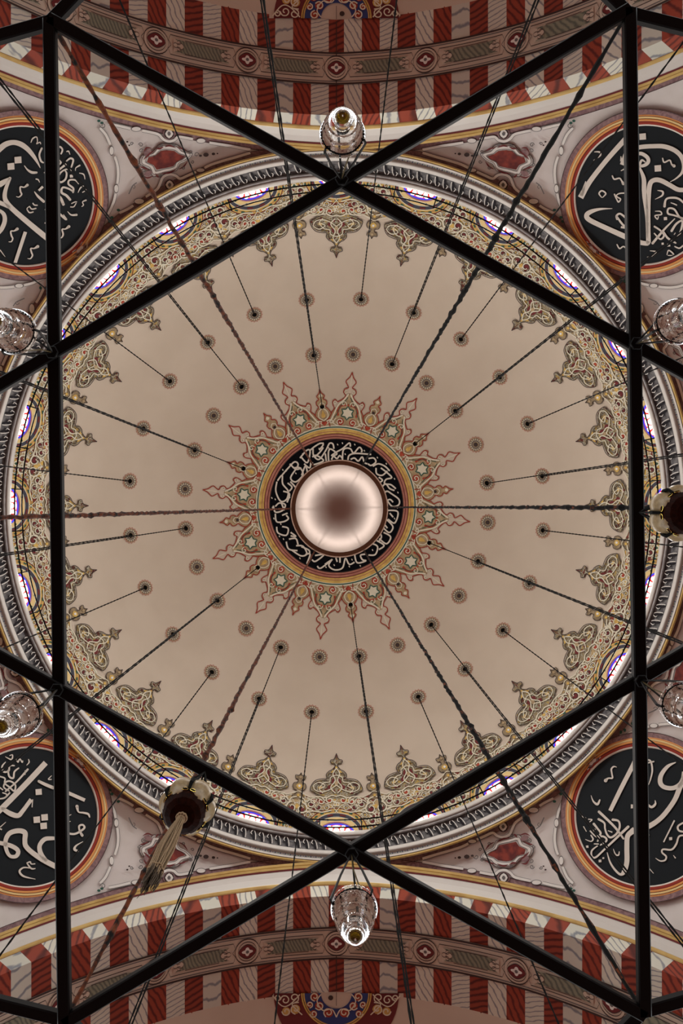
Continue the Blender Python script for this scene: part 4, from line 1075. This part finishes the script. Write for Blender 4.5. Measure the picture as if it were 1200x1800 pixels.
for i in range(6):
    p = inner[i] + Vector((0, 0, -.035)); hang = {0: .47, 3: .53}.get(i, .46); zs = {0: .80, 3: 1.12}.get(i, 1.0)
    th = thing('glass_lamp', tuple(p), LABS[i], 'lamp', 'glass lamps on the star chandelier')
    th.rotation_euler = (0, 0, 0.35 * i)
    o_, n_ = glass_profile(-hang, zs)
    mb = MB(); seg = 64
    rows = []
    for (r, z) in o_:
        fl_ = 0.0022 if (-hang - .21 < z < -hang - .03) else 0.0
        rows.append([((r + fl_ * (k_ % 2)) * cos(2 * pi * k_ / seg), (r + fl_ * (k_ % 2)) * sin(2 * pi * k_ / seg), z) for k_ in range(seg)])
    for (r, z) in n_:
        rows.append([(r * cos(2 * pi * k_ / seg), r * sin(2 * pi * k_ / seg), z) for k_ in range(seg)])
    mb.grid(rows + [rows[0]], 'glass', closed=True); mb.build('glass_bowl', th, smooth=True, raw=True)
    mb = MB(); mb.lathe([(.001, -.216 * zs), (.014, -.214 * zs), (.024, -.207 * zs), (.029, -.200 * zs), (.001, -.200 * zs)], (0, 0, -hang), 'amber_glass', seg=20); mb.build('oil', th, smooth=True, raw=True)
    mb = MB(); mb.lathe([(.030, -.09 * zs), (.033, -.09 * zs), (.036, -.15 * zs), (.026, -.183 * zs), (.001, -.185 * zs), (.001, -.181 * zs), (.022, -.178 * zs), (.0325, -.148 * zs), (.030, -.09 * zs)], (0, 0, -hang), 'glass', seg=24); mb.build('wick_tube', th, smooth=True, raw=True)
    mb = MB(); nb = 44
    for j in range(nb):      # beaded chain that holds the bowl
        a = 2 * pi * j / nb; a2 = 2 * pi * (j + .62) / nb
        mb.tube([(.0905 * cos(a), .0905 * sin(a), -hang - .016), (.0915 * cos(a2), .0915 * sin(a2), -hang - .019)], .0042, 'wire_black', sides=5)
    mb.lathe([(.089, -.014), (.0925, -.014), (.0925, -.022), (.089, -.022), (.089, -.014)], (0, 0, -hang), 'wire_black', seg=44); mb.build('beaded_ring', th, raw=True)
    for j in range(3):
        a = 2 * pi * j / 3 + .3; mb = MB()
        q0, q1 = Vector((.004 * cos(a), .004 * sin(a), 0)), Vector((.104 * cos(a), .104 * sin(a), -hang + .01))
        mb.tube([q0, q0.lerp(q1, .5) + Vector((.004 * cos(a), .004 * sin(a), 0)), q1, q1 + Vector((-.008 * cos(a), -.008 * sin(a), -.03))], [.0045, .0055, .0065, .005], 'black_iron', sides=5)
        mb.build('hanger', th, raw=True)
    mb = MB(); mb.tube([Vector((0, 0, 0)), Vector((.012, .004, -.12)), Vector((.045, -.02, -hang * .65)), Vector((.072, -.05, -hang))], .0036, 'strap_olive', sides=6); mb.build('cord', th, raw=True)

# ------------------------------------------------------------------ egg and bowl pendants with tassels
def pendant(loc, label, rz):
    th = thing('egg_pendant', loc, label, 'pendant', 'ivory egg pendants with brown bowls')
    th.rotation_euler = (0, 0, rz)
    c = Vector((0, 0, -.47)); R = .118
    mb = MB()
    rows = [[((R * .80) * sin(t) * cos(2 * pi * k / 24), (R * .80) * sin(t) * sin(2 * pi * k / 24), c.z + R * .8 * cos(t)) for k in range(24)] for t in [rad(q) for q in (1, 30, 60, 90, 120, 150, 179)]]
    mb.grid(rows, 'black_iron', closed=True); mb.build('core', th, raw=True)
    for j in range(6):
        a = 2 * pi * j / 6; mb = MB(); ctr = Vector((.066 * cos(a), .066 * sin(a), c.z + .010)); rows = []
        for t in [pi * i / 14 for i in range(15)]:
            row = []
            for k in range(20):
                u = 2 * pi * k / 20; w_ = sin(t) * .0575; egg = 1 + .14 * cos(t)
                lx, ly, lz = w_ * cos(u) * egg, w_ * sin(u) * egg * .98, .088 * cos(t)
                row.append((ctr.x + lx * cos(a) - ly * sin(a), ctr.y + lx * sin(a) + ly * cos(a), ctr.z + lz))
            rows.append(row)
        mb.grid(rows, 'egg_ivory', closed=True); mb.build('egg', th, smooth=True, raw=True)
        b = a + pi / 6; mb = MB()
        mb.tube([(0.003, 0, 0), (.05 * cos(b), .05 * sin(b), -.24), (.088 * cos(b), .088 * sin(b), c.z + .10), (.110 * cos(b), .110 * sin(b), c.z + .04), (.116 * cos(b), .116 * sin(b), c.z - .01), (.098 * cos(b), .098 * sin(b), c.z - .045)], [.004, .005, .0065, .0085, .008, .007], 'wire_black', sides=5)
        mb.build('hanger', th, raw=True)
    mb = MB()
    for k in range(24):    # faceted bowl
        a0, a1 = 2 * pi * k / 24, 2 * pi * (k + 1) / 24
        lv = [(.094, -.045), (.090, -.066), (.076, -.086), (.052, -.100), (.02, -.108), (.001, -.109)]
        for (r0, z0), (r1, z1) in zip(lv, lv[1:]):
            w0 = 1 + .02 * (k % 2); mb.face([(r0 * w0 * cos(a0), r0 * w0 * sin(a0), c.z + z0), (r0 * w0 * cos(a1), r0 * w0 * sin(a1), c.z + z0), (r1 * cos(a1), r1 * sin(a1), c.z + z1), (r1 * cos(a0), r1 * sin(a0), c.z + z1)], 'brown_bowl')
    mb.build('bowl', th, raw=True)
    mb = MB(); mb.tube([(.096 * cos(2 * pi * k / 36), .096 * sin(2 * pi * k / 36), c.z - .045) for k in range(36)], .0055, 'wire_black', sides=6, closed=True)
    for k in range(18):
        a0 = 2 * pi * k / 18
        mb.tube([((.0985 + .002 * sin(q)) * cos(a0 + .13 * cos(q)), (.0985 + .002 * sin(q)) * sin(a0 + .13 * cos(q)), c.z - .048 + .008 * sin(q)) for q in [2 * pi * i / 10 for i in range(10)]], .0018, 'brass', sides=5, closed=True)
    mb.build('pierced_rim', th, raw=True)
    ts = MB(); tz = c.z - .115
    ts.tube([(.017 * cos(2 * pi * k / 20), .017 * sin(2 * pi * k / 20), tz + .004 * sin(3 * k)) for k in range(20)], .0085, 'tassel_cord', sides=7, closed=True)
    ts.tube([(.010 * cos(2 * pi * k / 16), .010 * sin(2 * pi * k / 16), tz - .016) for k in range(16)], .008, 'tassel_cord', sides=7, closed=True)
    ts.build('knot', th, raw=True)
    ts = MB()
    for k in range(90):
        q = random.uniform(0, 2 * pi); s0 = math.sqrt(random.random()); r0, r1 = .011 * s0, .031 * s0
        q2 = q + random.uniform(-.5, .5); Lz = random.uniform(.50, .54)
        ts.tube([(r0 * cos(q), r0 * sin(q), tz), (.022 * s0 * cos(q), .022 * s0 * sin(q), tz - .10), ((r1 + .003) * cos((q + q2) / 2), (r1 + .003) * sin((q + q2) / 2), tz - .32), (r1 * .9 * cos(q2), r1 * .9 * sin(q2), tz - Lz)], random.uniform(.0016, .0024), 'tassel_cord', sides=4)
    ts.tube([(.028 * cos(2 * pi * k / 20), .028 * sin(2 * pi * k / 20), tz - .49 + .006 * sin(2 * k)) for k in range(20)], .004, 'tassel_cord', sides=5, closed=True)
    ts.build('tassel', th, raw=True)
    ts = MB()
    for k in range(70):
        q = random.uniform(0, 2 * pi); r = .027 * math.sqrt(random.random()); r2 = r * random.uniform(.8, 1.5); Lz = random.uniform(.07, .16)
        ts.tube([(r * cos(q), r * sin(q), tz - .49), (r2 * cos(q + .2), r2 * sin(q + .2), tz - .49 - Lz * .5), (r2 * cos(q + random.uniform(-.4, .6)) * .9, r2 * sin(q + random.uniform(-.4, .6)) * .9, tz - .49 - Lz)], [.003, .0026, .001], 'tassel_dark', sides=4)
    ts.build('frayed_end', th, raw=True)
    return th
m1 = (inner[3] + inner[4]) / 2; m2 = (inner[1] + inner[2]) / 2
pendant(tuple(m1 + Vector((0, 0, -.03))), 'brown bowl ringed with ivory eggs and a long pale tassel, at lower left', 0.2)
p2 = pendant(tuple(m2 + Vector((0, 0, -.03))), 'brown bowl ringed with ivory eggs, hanging beside the right upright beam', 0.55)
